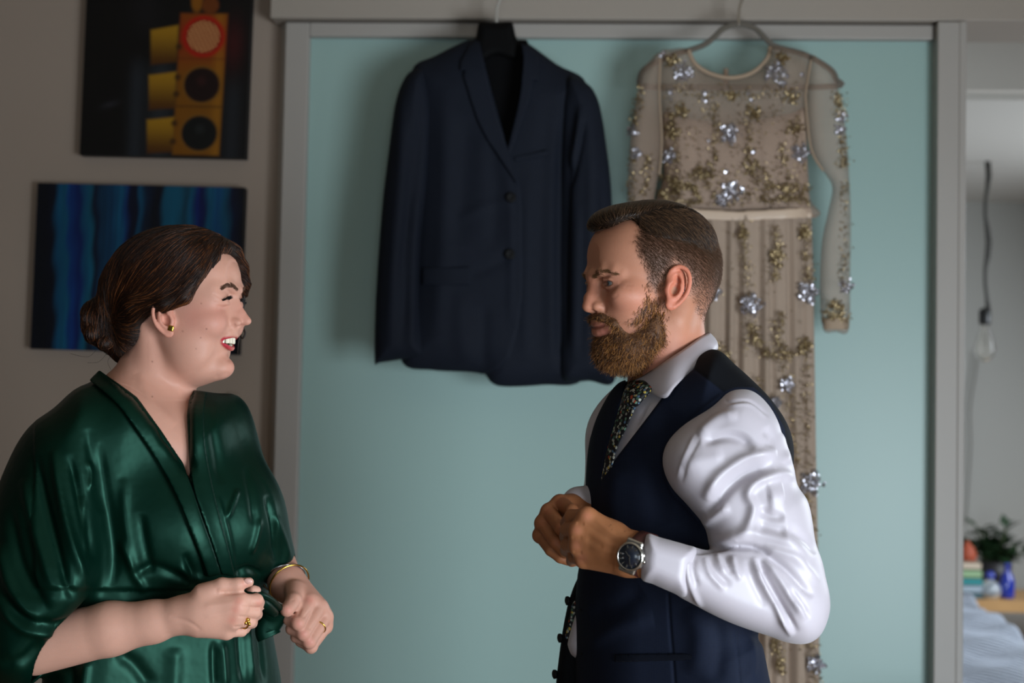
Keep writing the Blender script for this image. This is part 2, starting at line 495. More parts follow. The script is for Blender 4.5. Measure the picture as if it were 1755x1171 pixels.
wf = [boxv(-2.6, -0.45, -1.7, -1.6, 0, ZTOP), boxv(0.75, 1.58, -1.7, -1.6, 0, ZTOP), boxv(-0.45, 0.75, -1.7, -1.6, 0, 0.7), boxv(-0.45, 0.75, -1.7, -1.6, 1.8, ZTOP)]
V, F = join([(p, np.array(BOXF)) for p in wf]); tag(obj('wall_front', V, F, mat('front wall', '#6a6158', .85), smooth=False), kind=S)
wn = tag(box('added_window_back', -0.45, 0.75, -1.66, -1.63, 0.7, 0.75, m_white), 'unseen white framed window added behind the camera for fill light', 'window', kind=S)  # unseen window, added to go with the fill light behind the camera
for a in ((-0.45, -0.40, 0.7, 1.8), (0.70, 0.75, 0.7, 1.8), (-0.45, 0.75, 1.75, 1.8)): obj('window_frame', boxv(a[0], a[1], -1.66, -1.62, a[2], a[3]), BOXF, m_white, wn, smooth=False)
# small white switch plate low on the wall behind the woman
# ---- the bedroom seen past the door
YB = 6.2
ZC = Zp(1700, 346, YB)
tag(box('wall_bedroom_back', 0.6, 3.0, YB, YB+0.1, 0, ZC+0.3, m_bwall), kind=S)
tag(box('ceiling_bedroom', 0.6, 3.0, YW+0.9, YB+0.1, ZC, ZC+0.1, mat('bedroom ceiling', '#c4c1bb', .9)), kind=S)
tag(box('wall_bedroom_left', 0.55, 0.6, YW+0.12, YB+0.1, 0, ZTOP, m_bwall), kind=S)
zb = Zp(1700, 160, YW+0.9)
tag(box('trim_3', 0.6, 3.0, YW+0.86, YW+0.94, zb, ZC+0.5, mat('bulkhead paint', '#cfcac2', .9)), kind=S)
# bedside shelf
ys = 5.62
m_oak = mat('light oak', '#b98f5c', 0.5, var=(14, 0.12))
zs = Zp(1700, 1029, ys)
xs0 = X(1600, 1029, ys)
sh = root('bedside_shelf', (xs0+0.25, ys+0.2, 0.0), 'light oak bedside shelf carrying a plant, books and blue bottles', 'shelf')
box('shelf_board', xs0, xs0+0.9, ys, ys+0.36, zs-0.045, zs, m_oak).parent = None
bpy.data.objects.remove(bpy.data.objects['shelf_board'])
obj('shelf_board', boxv(xs0, xs0+0.9, ys, ys+0.36, zs-0.045, zs), BOXF, m_oak, sh, smooth=False)
obj('shelf_board', boxv(xs0, xs0+0.9, ys+0.02, ys+0.36, 0.12, 0.15), BOXF, m_oak, sh, smooth=False)
for xx in (xs0, xs0+0.87): obj('leg', boxv(xx, xx+0.03, ys, ys+0.36, 0, zs-0.045), BOXF, m_oak, sh, smooth=False)
# books
bx = X(1640, 1010, ys+0.1)
zz = zs
for i, (c, h_, wd, lb) in enumerate((('#4d6b74', 0.022, .17, 'slate blue book at the bottom of the bedside stack'), ('#9fb0bd', 0.030, .165, 'pale blue book in the bedside stack'), ('#2f8f93', 0.026, .16, 'teal book in the middle of the bedside stack'), ('#8fae84', 0.034, .155, 'sage green book near the top of the bedside stack'), ('#c9b9a4', 0.028, .15, 'cream book topping the bedside stack'))):
    r_ = root('book', (bx, ys+0.09, zz), lb, 'book', 'books stacked on the bedside shelf')
    mc = mat('book cover', c, 0.6)
    obj('cover', np.concatenate([boxv(bx-wd/2, bx+wd/2, ys+0.03, ys+0.15, zz, zz+0.003), boxv(bx-wd/2, bx+wd/2, ys+0.03, ys+0.15, zz+h_-0.003, zz+h_), boxv(bx-wd/2, bx+wd/2, ys+0.03, ys+0.034, zz, zz+h_)]), [tuple(np.array(f)+8*k) for k in range(3) for f in BOXF], mc, r_, smooth=False)
    obj('pages', boxv(bx-wd/2+.004, bx+wd/2-.004, ys+0.034, ys+0.145, zz+.003, zz+h_-.003), BOXF, mat('paper', '#d9d2c4', 0.9), r_, smooth=False)
    zz += h_
# small rust-coloured ornament on the books
ox = X(1657, 960, ys+0.1)
V, F = lathe([(0, 0), (.03, 0), (.036, .02), (.026, .05), (.012, .066), (.008, .075), (0, .08)], (ox, ys+0.09, zz), n=20)
tag(obj('ornament', V, F, mat('rust clay', '#a4492c', 0.6)), 'small rust orange clay ornament on the bedside books', 'ornament')
# plant in a dark pot
pxc = X(1704, 1000, ys+0.25)
pl = root('potted_plant', (pxc, ys+0.25, zs), 'leafy green houseplant in a dark pot on the bedside shelf', 'plant')
V, F = lathe([(0, 0), (.052, 0), (.062, .06), (.07, .125), (.064, .125), (.058, .11), (0, .11)], (pxc, ys+0.25, zs), n=24)
obj('pot', V, F, mat('dark pot', '#1d1b1e', 0.45), pl)
rng = random.Random(4)
m_leaf = mat('dark green leaf', '#20381f', 0.45, var=(20, 0.25))
stemV = []
for i in range(27):
    a = rng.uniform(0, 6.28); ln = rng.uniform(.09, .19); el = rng.uniform(.55, 1.3)
    p0 = np.array([pxc, ys+.25, zs+.1]); dr = np.array([math.cos(a)*math.cos(el), math.sin(a)*math.cos(el)*.25, math.sin(el)])
    t = np.linspace(0, 1, 6)[:, None]
    pts = p0+dr*ln*t+np.array([0, 0, -.03])*t*t*(1.3-el)
    stemV.append(tube(pts, .003, 5, False))
    for q in range(6):
        s_ = 0.35+0.13*q; b0 = pts[0]+(pts[-1]-pts[0])*min(s_, 1); aa = rng.uniform(0, 6.28)
        ld = np.array([math.cos(aa), math.sin(aa)*.4, rng.uniform(-.2, .8)]); ld /= np.linalg.norm(ld); L_ = rng.uniform(.045, .08)
        sd = np.cross(ld, [0, 0, 1]); sd /= np.linalg.norm(sd); up = np.cross(sd, ld)
        W_ = L_*.36
        lv = np.array([b0, b0+ld*L_*.4+sd*W_+up*.002, b0+ld*L_+up*-.006, b0+ld*L_*.4-sd*W_+up*.002, b0+ld*L_*.5+up*-.005])
        obj('leaf', lv, [(0, 1, 4), (1, 2, 4), (2, 3, 4), (3, 0, 4)], m_leaf, pl)
V, F = join(stemV); obj('stems', V, F, mat('stem', '#3d4a28', 0.6), pl)
# blue bottles, clear flask with blue stopper
m_blue = mat('cobalt glass', '#16309c', 0.08, spec=0.7, coat=0.4)
V, F = lathe([(0, 0), (.024, 0), (.028, .01), (.028, .07), (.02, .092), (.01, .105), (.01, .125), (.013, .127), (.013, .135), (0, .135)], (X(1726, 1000, ys+.07), ys+.07, zs), n=24)
tag(obj('bottle', V, F, m_blue), 'cobalt blue glass bottle beside the plant pot', 'bottle')
fx = X(1697, 1000, ys+.05)
fl = root('flask', (fx, ys+.05, zs), 'round clear glass flask with a blue stopper on the bedside shelf', 'bottle')
V, F = lathe([(0, 0), (.03, .0), (.042, .02), (.042, .042), (.028, .062), (.012, .07), (.012, .078)], (fx, ys+.05, zs), n=24)
obj('glass_body', V, F, mat('clear glass', '#c8d2da', 0.05, spec=0.9, trans=0.6), fl)
V, F = lathe([(0, .076), (.016, .076), (.02, .09), (.012, .104), (0, .106)], (fx, ys+.05, zs), n=20)
obj('stopper', V, F, m_blue, fl)
# bed with ribbed white coverlet; its far edge runs toward the shelf
def on_plane(px, py, z):
    d = FWD*FPX+RIGHT*(px-CX)+UP*(CY-py); return CAM+d*((z-CAM[2])/d[2])
zbed = 0.80
cs4 = [on_plane(1650, 1012, zbed), on_plane(1900, 1184, zbed), on_plane(1560, 1290, zbed), on_plane(1900, 1420, zbed)]
bed = root('bed', (float(cs4[0][0])+.3, 4.3, 0), 'bed under a white ribbed coverlet in the next room', 'bed')
n1, n2 = 90, 90
uu, vv = np.meshgrid(np.linspace(0, 1, n1), np.linspace(0, 1, n2), indexing='ij')
Gb = (cs4[0]*(1-uu[..., None])+cs4[1]*uu[..., None])*(1-vv[..., None])+(cs4[2]*(1-uu[..., None])+cs4[3]*uu[..., None])*vv[..., None]
edge = np.minimum(vv/.04, 1)
Gb[..., 2] += .012*np.sin(Gb[..., 0]*16+Gb[..., 1]*9)+.008*np.sin(Gb[..., 1]*27-Gb[..., 0]*12)-.03*(1-np.sqrt(1-(1-edge)**2))
m_cov = mat('ribbed white cotton', '#c3cad8', 0.85)
nt = m_cov.node_tree; wv = nt.nodes.new('ShaderNodeTexWave'); wv.bands_direction = 'DIAGONAL'; wv.inputs['Scale'].default_value = 22; wv.inputs['Distortion'].default_value = 1.5
tcn = nt.nodes.new('ShaderNodeTexCoord'); nt.links.new(tcn.outputs['Object'], wv.inputs['Vector'])
bp = nt.nodes.new('ShaderNodeBump'); bp.inputs['Strength'].default_value = 1.0; bp.inputs['Distance'].default_value = 0.015
cr = nt.nodes.new('ShaderNodeMix'); cr.data_type = 'RGBA'; cr.inputs[6].default_value = (*lin('#9aa6ba'), 1); cr.inputs[7].default_value = (*lin('#d3d9e4'), 1); nt.links.new(wv.outputs['Fac'], cr.inputs[0]); nt.links.new(cr.outputs[2], nt.nodes['Principled BSDF'].inputs['Base Color']); nt.links.new(wv.outputs['Fac'], bp.inputs['Height']); nt.links.new(bp.outputs[0], nt.nodes['Principled BSDF'].inputs['Normal'])
o = obj('coverlet', Gb.reshape(-1, 3), grid_faces(n1, n2)[:, ::-1], m_cov, bed)
lowb = [c*1.0 for c in cs4]; q8 = np.array([lowb[0], lowb[1], lowb[3], lowb[2]]); q8b = q8.copy(); q8b[:, 2] = .28; q8t = q8.copy(); q8t[:, 2] = zbed-.05
obj('mattress', np.concatenate([q8b, q8t]), BOXF, m_cov, bed, smooth=False)
q9 = q8b.copy(); q9[:, 2] = 0.0
obj('bed_base', np.concatenate([q9, q8b]), BOXF, m_oak, bed, smooth=False)
# pendant bulb
yp = 5.2
pc = P(1688, 552, yp)
pn = root('pendant_lamp', (pc[0], pc[1], pc[2]-.1), 'bare bulb pendant on a dark twisted cord in the bedroom', 'lamp')
m_cord = mat('dark cord', '#26241f', 0.7)
top = P(1690, 352, yp); top[2] = ZC
pts = np.linspace(top, P(1690, 530, yp), 12); pts[:, 0] += .004*np.sin(np.arange(12)*1.3)
tube_obj('cord', pts, .006, m_cord, pn)
p2 = pts.copy(); p2[:, 0] += .006*np.sin(np.arange(12)*1.1+1)+.006; tube_obj('cord', p2, .004, m_cord, pn)
V, F = lathe([(0, 0), (.019, 0), (.021, .01), (.021, .05), (.012, .06), (0, .062)], (pc[0], yp, pc[2]-.01), n=20); obj('socket', V, F, mat('black socket', '#0d0d0d', .4), pn)
bz = pc[2]-.012
V, F = lathe([(.014, 0), (.017, -.015), (.03, -.05), (.038, -.085), (.032, -.112), (.016, -.128), (0, -.131)], (pc[0], yp, bz), n=28); obj('bulb', V, F[:, ::-1], mat('clear bulb', '#e8e6e0', .03, spec=.6, trans=.92, ior=1.2), pn)
tube_obj('filament', [(pc[0]-.008, yp, bz-.02), (pc[0]-.008, yp, bz-.07), (pc[0]+.008, yp, bz-.07), (pc[0]+.008, yp, bz-.02)], .0012, m_cord, pn, 6)
tube_obj('trailing_cord', spline(M(YB-.03, [(1676, 600, 0), (1672, 640, 0), (1663, 700, 0), (1664, 760, 0), (1660, 830, 0), (1655, 900, 0)]), False, 6), .004, mat('grey cord', '#77756f', .7), pn)

# ================================================================== PICTURES ON THE WALL
def canvas(name, label, corners, fnc, nx, ny, depth=0.03):
    """stretched canvas; corners px: top-left, top-right, bottom-left; print painted by fnc(u,v)->rgb (linear)"""
    Yc = YW-depth
    a, b, c = (P(q[0], q[1], Yc) for q in corners)
    x0, x1, z1, z0 = (a[0]+c[0])/2, b[0], (a[2]+b[2])/2, c[2]
    r_ = root(name, ((x0+x1)/2, YW-0.002, z0), label, 'picture')
    u, v = np.meshgrid(np.linspace(0, 1, nx), np.linspace(0, 1, ny), indexing='ij')
    C = fnc(u, v)
    V = np.stack([x0+(x1-x0)*u, np.full(u.shape, Yc), z1+(z0-z1)*v], -1).reshape(-1, 3)
    r_.rotation_euler = (0, .011, 0)
    obj('print', V, grid_faces(nx, ny)[:, ::-1], mat(name+' print', attr=True, rough=0.45, spec=0.3), r_, C.reshape(-1, 3))
    obj('stretcher', boxv(x0, x1, Yc+0.001, YW-0.001, z0, z1), BOXF, mat(name+' edge', '#0a0b0f', .7), r_, smooth=False)
sst = lambda a, b, x: np.clip((x-a)/(b-a), 0, 1)**2*(3-2*np.clip((x-a)/(b-a), 0, 1))
def mix(C, g, c):
    g = g[..., None]; return C*(1-g)+np.asarray(c)*g
def traffic(u, v):
    # work in the crop's own pixels (1255 x 1171 over 300 x 280 photo px); canvas spans x 40..1215, y -75..1105
    x = 45+u*1165; y = -90+v*1200
    C = np.zeros(u.shape+(3,))+lin('#0a0809')
    C = mix(C, np.exp(-((x-430)/55)**2)*sst(330, 560, y)*.8, lin('#2c3138'))
    C = mix(C, np.exp(-((x-470)/110)**2)*sst(300, 100, y)*.6, lin('#1d1a1e'))
    C = mix(C, np.exp(-((x-600)/90)**2)*sst(380, 500, y)*.55, lin('#3a4046'))
    C = mix(C, np.exp(-((x-1110)/60)**2)*sst(420, 700, y)*.7, lin('#282c33'))
    C = mix(C, np.exp(-((x-1100)/70)**2)*np.exp(-((y-300)/170)**2)*.8, lin('#4a1014'))
    C = mix(C, np.exp(-(((x-245)+(y-745)*1.2)/50)**2-((y-745)/30)**2)*.6, lin('#34333a'))
    def soft(d, s=10): return np.clip(.5-d/(2*s), 0, 1)
    yel = lin('#a86f10')
    for (y0, y1, t) in ((165, 455, 40), (500, 780, 30), (825, 1090, 25)):
        xx = (x-510)/200
        top = y0+t*(1-xx); bot = y1-t*.6*xx
        d = np.maximum.reduce([510+12*((y-y0)/(y1-y0))-x, x-705, top-y, y-bot])
        sh = sst(y1, y0, y)
        col = lin('#5a3206')[None, None]*(1-sh[..., None])+lin('#b8861a')[None, None]*sh[..., None]
        C = C*(1-soft(d)[..., None])+col*soft(d)[..., None]
    ctr = lambda yy: 885-(yy-250)*.01
    d = np.maximum.reduce([718-(y-80)*.018-x, x-1050+(y-80)*.022, 80-y, y-1095])
    body = lin('#8a5406')[None, None]*np.ones(C.shape)
    body = mix(body, np.exp(-((y-250)/190)**2)*.85, lin('#9c2a08'))
    body = mix(body, .5*np.exp(-((x-1000)/40)**2), lin('#b87a18'))
    C = C*(1-soft(d)[..., None])+body*soft(d)[..., None]
    C = mix(C, soft(np.hypot((x-830)/1.0, (y+10)*.5)-40), lin('#9a5c10')); C = mix(C, soft(np.hypot(x-925, (y-20))-60), lin('#7a3c10'))
    for xx_, yy_ in ((715, 320), (715, 540), (710, 660), (705, 870), (700, 1000)): C = mix(C, soft(np.hypot(x-xx_, y-yy_)-22), lin('#4a2c08'))
    r = np.hypot(x-885, y-245)
    C = mix(C, soft(r-150, 14), lin('#c01806')); C = mix(C, soft(r-122, 8), lin('#8f2c0c'))
    lat = (np.cos((x*.9+y*.35)/5.6)*np.cos((y*.95-x*.3)/5.6)) > .12
    C = mix(C, soft(r-114, 6)*(.1+.9*lat), lin('#f5b070'))
    for yy_, cc in ((592, '#1d0606'), (938, '#0b0d0d')):
        r = np.hypot(x-(886 if yy_ < 700 else 882), (y-yy_))
        C = mix(C, soft(r-138, 8), lin('#8a5a1a')); C = mix(C, soft(r-124, 8), lin(cc))
        C = mix(C, soft(np.hypot(x-885, y-yy_+30)-26, 24)*.35, lin('#5a2a26' if yy_ < 700 else '#3a4040'))
    C = mix(C, soft(np.abs(y-748)-5)*soft(d), lin('#5a3406')); C = mix(C, soft(np.abs(y-405)-4)*soft(d)*.7, lin('#6a2406'))
    return C*.6
canvas('traffic_light_picture', 'canvas photograph of a yellow traffic light showing red', ((147, -20), (428, -16), (135, 267)), traffic, 430, 430)
def bluepaint(u, v):
    rs = np.random.RandomState(3)
    x = u*1.0+.012*np.sin(v*4+u*9)+.02*(u-.3)*v
    stops = [(0, '#050a1c'), (.04, '#040816'), (.09, '#060b20'), (.115, '#0a4a78'), (.15, '#0f557f'), (.17, '#0c3a86'), (.215, '#0a1f66'), (.235, '#0c4a7c'), (.262, '#105a80'),
             (.285, '#060d2e'), (.31, '#0a3358'), (.36, '#0a3a66'), (.40, '#0f5584'), (.425, '#0b2f70'), (.445, '#050b2a'), (.475, '#06102e'), (.49, '#0e4c78'), (.52, '#081c3c'), (.57, '#050a1c'), (.595, '#060d26'), (.62, '#0f5a84'), (.68, '#115f8a'), (.73, '#0d3f5e'), (.755, '#0e5580'), (.79, '#0a1d6c'), (.82, '#08134e'), (.85, '#0f5680'), (.885, '#0c4a86'), (.92, '#0e5078'), (.955, '#071338'), (1, '#040713')]
    xs = np.array([s[0] for s in stops]); cs = np.array([lin(s[1]) for s in stops])
    xx = x+.006*np.sin(v*23+u*40)
    C = np.stack([np.interp(xx, xs, cs[:, k]) for k in range(3)], -1)
    n = .85+.3*(np.sin(u*190+np.sin(v*3+u*30)*2)*.5+.5)*(.5+.5*np.sin(v*5+u*17))
    return C*n[..., None]*.62*np.array([.9, 1.15, .95])
canvas('blue_painting', 'abstract painting of vertical dark blue and teal bands', ((62, 315), (416, 320), (51, 600)), bluepaint, 300, 60)
# light switch low behind the woman's shoulder
sw = P(401, 690, YW)
so = root('light_switch', (sw[0], YW, sw[2]), 'small white light switch on the wall behind the robe', 'switch')
obj('plate', boxv(sw[0]-.012, sw[0]+.012, YW-.008, YW, sw[2]-.022, sw[2]+.022), BOXF, m_wall, so, smooth=False)
obj('rocker', boxv(sw[0]-.005, sw[0]+.005, YW-.012, YW-.008, sw[2]-.010, sw[2]+.010), BOXF, m_wall, so, smooth=False)

# ================================================================== HANGING GARMENTS
def pillow_front(poly, Y0, yc, T, R):
    """depth (world Y) of the front surface of a pillow"""
    F = poly if isinstance(poly, Field) else Field(poly)
    ym = yc if callable(yc) else (lambda a, b: yc)
    def f(px, py):
        q = np.clip((F(px, py)+R)/R, 0, 1)
        return Y0+ym(px, py)-T*np.sqrt(1-q*q)
    return f
def plate(poly, Y0, depth, t, r=0.0015):
    """thin panel of cloth of half-thickness t following depth(px,py)"""
    F = poly if isinstance(poly, Field) else Field(poly, pad=25)
    p = F.poly; s = Y0/FPX
    dd = depth(p[:, 0], p[:, 1]); W = P(p[:, 0], p[:, 1], dd); lo = W.min(0)-.012; hi = W.max(0)+.012
    c = p.mean(0); dc = float(depth(np.array(c[0]), np.array(c[1]))); lo[1] = min(lo[1], dc)-.03; hi[1] = max(hi[1], dc)+.03
    def f(X, Y, Z):
        X, Y, Z = np.broadcast_arrays(X, Y, Z); px, py = grid_px(X, Y, Z)
        a = F(px, py)*s+r; b = np.abs(Y-depth(px, py))-t+r
        return np.sqrt(np.maximum(a, 0)**2+np.maximum(b, 0)**2)+np.minimum(np.maximum(a, b), 0)-r
    return f, lo, hi
def solid(prs, h, smooth=2, k=0.0, pad=0.012):
    lo = np.min([p[1] for p in prs], 0)-pad; hi = np.max([p[2] for p in prs], 0)+pad
    v = Vol(lo, hi, h)
    for p in prs: v.add(p, k)
    return v.mesh(smooth)
def raise_poly(V, F, poly, h, soft=3.0):
    N = normals(V, F); px, py = proj(V); d = poly_sd(np.array(poly, float), px, py)
    vd = V-CAM; vd /= np.linalg.norm(vd, axis=1, keepdims=True)
    g = np.clip(.5-d/soft, 0, 1)*np.clip(-(N*vd).sum(1)/.35, 0, 1)
    return V+N*(g*h*.001)[:, None]

YJ = 3.115
m_suit = mat('navy suiting', '#131823', 0.8, spec=0.18, var=(60, .12), weave=(180, .12))
m_suitdark = mat('black lining', '#050507', 0.8, spec=0.1)
m_btn = mat('dark horn button', '#08080a', 0.6, spec=.2)
jr = root('suit_jacket', (float(P(860, 660, YJ)[0]), YJ, float(P(860, 664, YJ)[2])), 'navy blue two-button suit jacket hanging on the glass door', 'jacket')
torso = spline([(814, 66), (747, 97), (708, 120), (712, 190), (716, 300), (712, 420), (704, 530), (690, 619), (747, 633), (822, 638), (842, 656), (865, 663), (930, 660), (1000, 648), (1000, 530), (990, 412), (985, 236), (1006, 145), (954, 110), (900, 72), (860, 64)], n=5)
TF = Field(torso)
pj = (YJ, 0.0, 0.052, 70)
Jd = pillow_front(TF, *pj)
vneck = [(814, 60), (900, 60), (900, 90), (890, 170), (868, 259), (866, 262), (861, 227), (842, 159), (827, 100)]
VF = Field(vneck)
v = Vol(*[q for q in (pillow(TF, *pj)[1], pillow(TF, *pj)[2])], 0.003)
v.add(pillow(TF, *pj))
s_ = YJ/FPX
def vcut(X, Y, Z):
    X, Y, Z = np.broadcast_arrays(X, Y, Z); px, py = grid_px(X, Y, Z)
    return np.maximum(VF(px, py)*s_, Y-(Jd(px, py)+.075))
pl_ = P(np.array([800., 910]), np.array([50., 270]), np.full(2, YJ))
v.sub(fn(vcut, (pl_[0][0], YJ-.1, pl_[1][2]), (pl_[1][0], YJ+.06, pl_[0][2])), .003)
V, F = v.mesh(2)
leftp = [(650, 90), (800, 60), (827, 100), (842, 159), (861, 227), (889, 321), (892, 354), (893, 501), (886, 560), (871, 613), (850, 632), (828, 640), (700, 660), (650, 600)]
V = raise_poly(V, F, leftp, 5, 3)
V = sculpt(V, F, [([(800, 200), (795, 300), (780, 420)], 22, -7), ([(760, 150), (765, 260), (762, 400), (745, 600)], 16, 6), ([(842, 240), (850, 330), (845, 430)], 14, -5), ([(940, 160), (930, 300), (925, 450), (930, 620)], 16, -6), ([(905, 300), (905, 450), (900, 620)], 14, 5), ([(880, 345), (830, 355), (780, 380)], 10, 3),
                  ([(876, 440), (836, 460), (800, 470)], 10, -3), ([(790, 500), (790, 560), (800, 630)], 15, 4), ([(830, 520), (828, 600), (832, 640)], 12, -4), ([(870, 300), (876, 380), (876, 560)], 8, 3), ([(965, 200), (960, 400), (960, 640)], 10, -10)])
obj('body', V, F, m_suit, jr)
Ld = lambda px, py: Jd(px, py)-.011
lap = plate([(808, 68), (800, 86), (789, 106), (788, 122), (797, 119), (794, 130), (806, 170), (818, 206), (835, 240), (853, 266), (888, 320), (876, 275), (862, 227), (850, 190), (842, 159), (832, 118), (822, 70)], YJ, Ld, .003)
V, F = solid([lap], .0022); obj('lapel', V, F, m_suit, jr)
lap = plate([(893, 72), (910, 84), (925, 98), (925, 141), (914, 136), (908, 171), (895, 210), (876, 266), (866, 262), (872, 245), (886, 190), (893, 150), (897, 100)], YJ, Ld, .003)
V, F = solid([lap], .0022); obj('lapel', V, F, m_suit, jr)
lin_ = pillow([(806, 68), (905, 68), (915, 140), (890, 300), (866, 310), (850, 250), (826, 150)], YJ, .012, .02, 20)
V, F = solid([lin_], .004); obj('lining', V, F, m_suitdark, jr)
sl1 = spline([(728, 122), (706, 121), (690, 140), (677, 180), (666, 259), (656, 342), (648, 442), (643, 530), (642, 620), (650, 622), (690, 616), (728, 610), (724, 560), (720, 500), (722, 413), (732, 330), (738, 247), (740, 180)], n=5)
V, F = solid([pillow(sl1, YJ, -.022, .045, 34)], .003)
V = sculpt(V, F, [([(722, 150), (716, 260), (700, 420), (690, 600)], 9, -7), ([(690, 160), (688, 280), (676, 430), (668, 600)], 10, 5), ([(704, 210), (700, 330), (684, 500)], 6, -5), ([(716, 330), (708, 450), (706, 600)], 7, 5)])
obj('sleeve', V, F, m_suit, jr)
sl2 = spline([(975, 130), (1006, 143), (1020, 160), (1030, 190), (1039, 247), (1048, 330), (1051, 471), (1053, 560), (1053, 654), (1010, 653), (962, 648), (957, 560), (957, 470), (960, 360), (963, 236), (964, 170)], n=5)
V, F = solid([pillow(sl2, YJ, -.022, .048, 38)], .003)
V = sculpt(V, F, [([(985, 165), (976, 240), (968, 400), (966, 600)], 9, -9), ([(1012, 165), (1014, 260), (1012, 400), (1008, 640)], 12, 6), ([(996, 180), (990, 230), (974, 290)], 6, 7), ([(1002, 205), (994, 255), (978, 320)], 5, -6), ([(1034, 300), (1034, 420), (1032, 600)], 9, -5), ([(990, 350), (988, 480), (984, 620)], 8, 5)])
obj('sleeve', V, F, m_suit, jr)
fl_ = plate([(724, 459), (806, 457), (806, 488), (724, 489)], YJ, lambda a, b: Jd(a, b)-.010, .003)
V, F = solid([fl_], .0022); obj('pocket_flap', V, F, m_suit, jr)
fl_ = plate([(880, 268), (940, 256), (942, 266), (882, 278)], YJ, lambda a, b: Jd(a, b)-.001, .002)
V, F = solid([fl_], .0022); obj('breast_pocket', V, F, m_suit, jr)
for q in ((876, 339), (874, 436)):
    c = P(*q, float(Jd(np.array(q[0]*1.), np.array(q[1]*1.)))-.008)
    V, F = lathe([(0, 0), (.0085, 0), (.0115, .002), (.0115, .004), (.009, .0055), (.006, .0045), (0, .0045)], c, (0, -1, 0), 20); obj('button', V, F, m_btn, jr)
# its hanger
hr = root('clothes_hanger', P(850, 75, YJ), 'black clothes hanger with a clear hook holding the suit jacket', 'hanger')
V, F = solid([pillow(spline([(820, 40), (826, 37), (850, 38), (873, 37), (879, 40), (884, 62), (890, 78), (884, 104), (850, 96), (824, 106), (812, 80), (816, 62)], n=4), YJ, .0, .022, 14)], .003)
obj('hanger_body', V, F, mat('black plastic', '#050506', .75, spec=.12), hr)
m_clear = mat('clear plastic hook', '#c9c6c0', .12, spec=.8, trans=.5)
hp = M(YJ, [(851, 44, 0), (851, 30, 0), (852, 12, 0), (856, 2, 0), (858, -8, .0), (855, -16, .01), (847, -19, .03), (842, -14, .045)])
tube_obj('hook', spline(hp, False, 5), .0035, m_clear, hr)

# ---------------------------------------------------------------- the dress
YR = 3.11
dr = root('beaded_dress', (float(P(1265, 1100, YR)[0]), YR, 0.1), 'long champagne beaded dress with sheer sleeves hanging on the door', 'dress')
m_tulle = mat('sheer champagne tulle', '#ad9584', 0.8, alpha=.42)
m_tulle2 = mat('sheer tulle edge', '#a8927c', 0.8, alpha=.85)
m_satin = mat('champagne lining', '#a8917f', 0.55, spec=.35, sheen=.1, var=(30, .06))
m_skirt = mat('champagne chiffon', '#9c8979', 0.75, spec=.3, sheen=.15)
bod = spline([(1178, 84), (1150, 84), (1130, 92), (1128, 150), (1134, 220), (1138, 300), (1140, 372), (1390, 374), (1388, 340), (1384, 269), (1381, 179), (1388, 100), (1368, 88), (1345, 82), (1322, 80), (1318, 98), (1300, 120), (1275, 132), (1248, 135), (1215, 128), (1192, 110)], n=5)
BF = Field(bod); pb = (YR, 0.0, .05, 60); Bd = pillow_front(BF, *pb)
V, F = solid([pillow(BF, *pb)], .0035)
V = sculpt(V, F, [([(1165, 210), (1168, 290), (1170, 360)], 8, 4), ([(1190, 215), (1194, 290), (1196, 360)], 7, -4), ([(1330, 210), (1334, 290), (1334, 360)], 8, -4), ([(1310, 210), (1312, 290), (1312, 360)], 7, 4), ([(1350, 200), (1352, 290), (1356, 360)], 8, 4)])
obj('tulle_bodice', V, F, m_tulle, dr)
lng = spline([(1140, 190), (1162, 200), (1190, 204), (1215, 209), (1244, 218), (1275, 211), (1300, 206), (1331, 199), (1362, 192), (1381, 188), (1384, 269), (1388, 360), (1388, 374), (1142, 372), (1138, 300), (1134, 220)], n=4)
V, F = solid([pillow(lng, YR, 0, .044, 55)], .0035); obj('lining', V, F, m_satin, dr)
# neckline band
nb = spline([(1180, 86), (1190, 108), (1212, 124), (1244, 133), (1276, 130), (1300, 117), (1316, 98), (1320, 82)], False, 6)
tube_obj('neckline', P(nb[:, 0], nb[:, 1], Bd(nb[:, 0], nb[:, 1]+6)), .005, m_tulle2, dr, 8)
zc = P(1244, 126, YR+.03); V, F = tube(M(YR+.03, [(1244, 118, 0), (1244, 150, 0)]), .006, 6); obj('back_fastening', V, F, m_satin, dr)
# waistband
wbp = plate([(1136, 354), (1262, 362), (1391, 355), (1392, 374), (1262, 380), (1136, 374)], YR, lambda a, b: Bd(np.clip(a, 1146, 1384), np.clip(b, 150, 330))-.006, .003)
V, F = solid([wbp], .003); obj('waistband', V, F, mat('champagne satin band', '#c4ad98', .4, spec=.5), dr)
# sleeves
slr = spline([(1390, 100), (1405, 102), (1426, 120), (1435, 146), (1446, 197), (1452, 251), (1458, 359), (1457, 478), (1455, 566), (1432, 569), (1411, 566), (1405, 508), (1408, 418), (1422, 350), (1426, 320), (1411, 293), (1390, 255), (1381, 179)], n=5)
sll = spline([(1132, 92), (1112, 106), (1100, 122), (1094, 146), (1086, 200), (1079, 250), (1075, 330), (1074, 420), (1078, 520), (1100, 540), (1128, 530), (1126, 440), (1120, 360), (1128, 300), (1134, 240), (1130, 160)], n=5)
SR, SL = Field(slr), Field(sll)
SRd = pillow_front(SR, YR, -.005, .032, 22); SLd = pillow_front(SL, YR, -.005, .032, 22)
for q in (SR, SL):
    V, F = solid([pillow(q, YR, -.005, .032, 22)], .003); obj('sleeve', V, F, m_tulle, dr)
for q in (slr, sll):
    i0 = 0
    lp = np.concatenate([q, q[:1]]); 
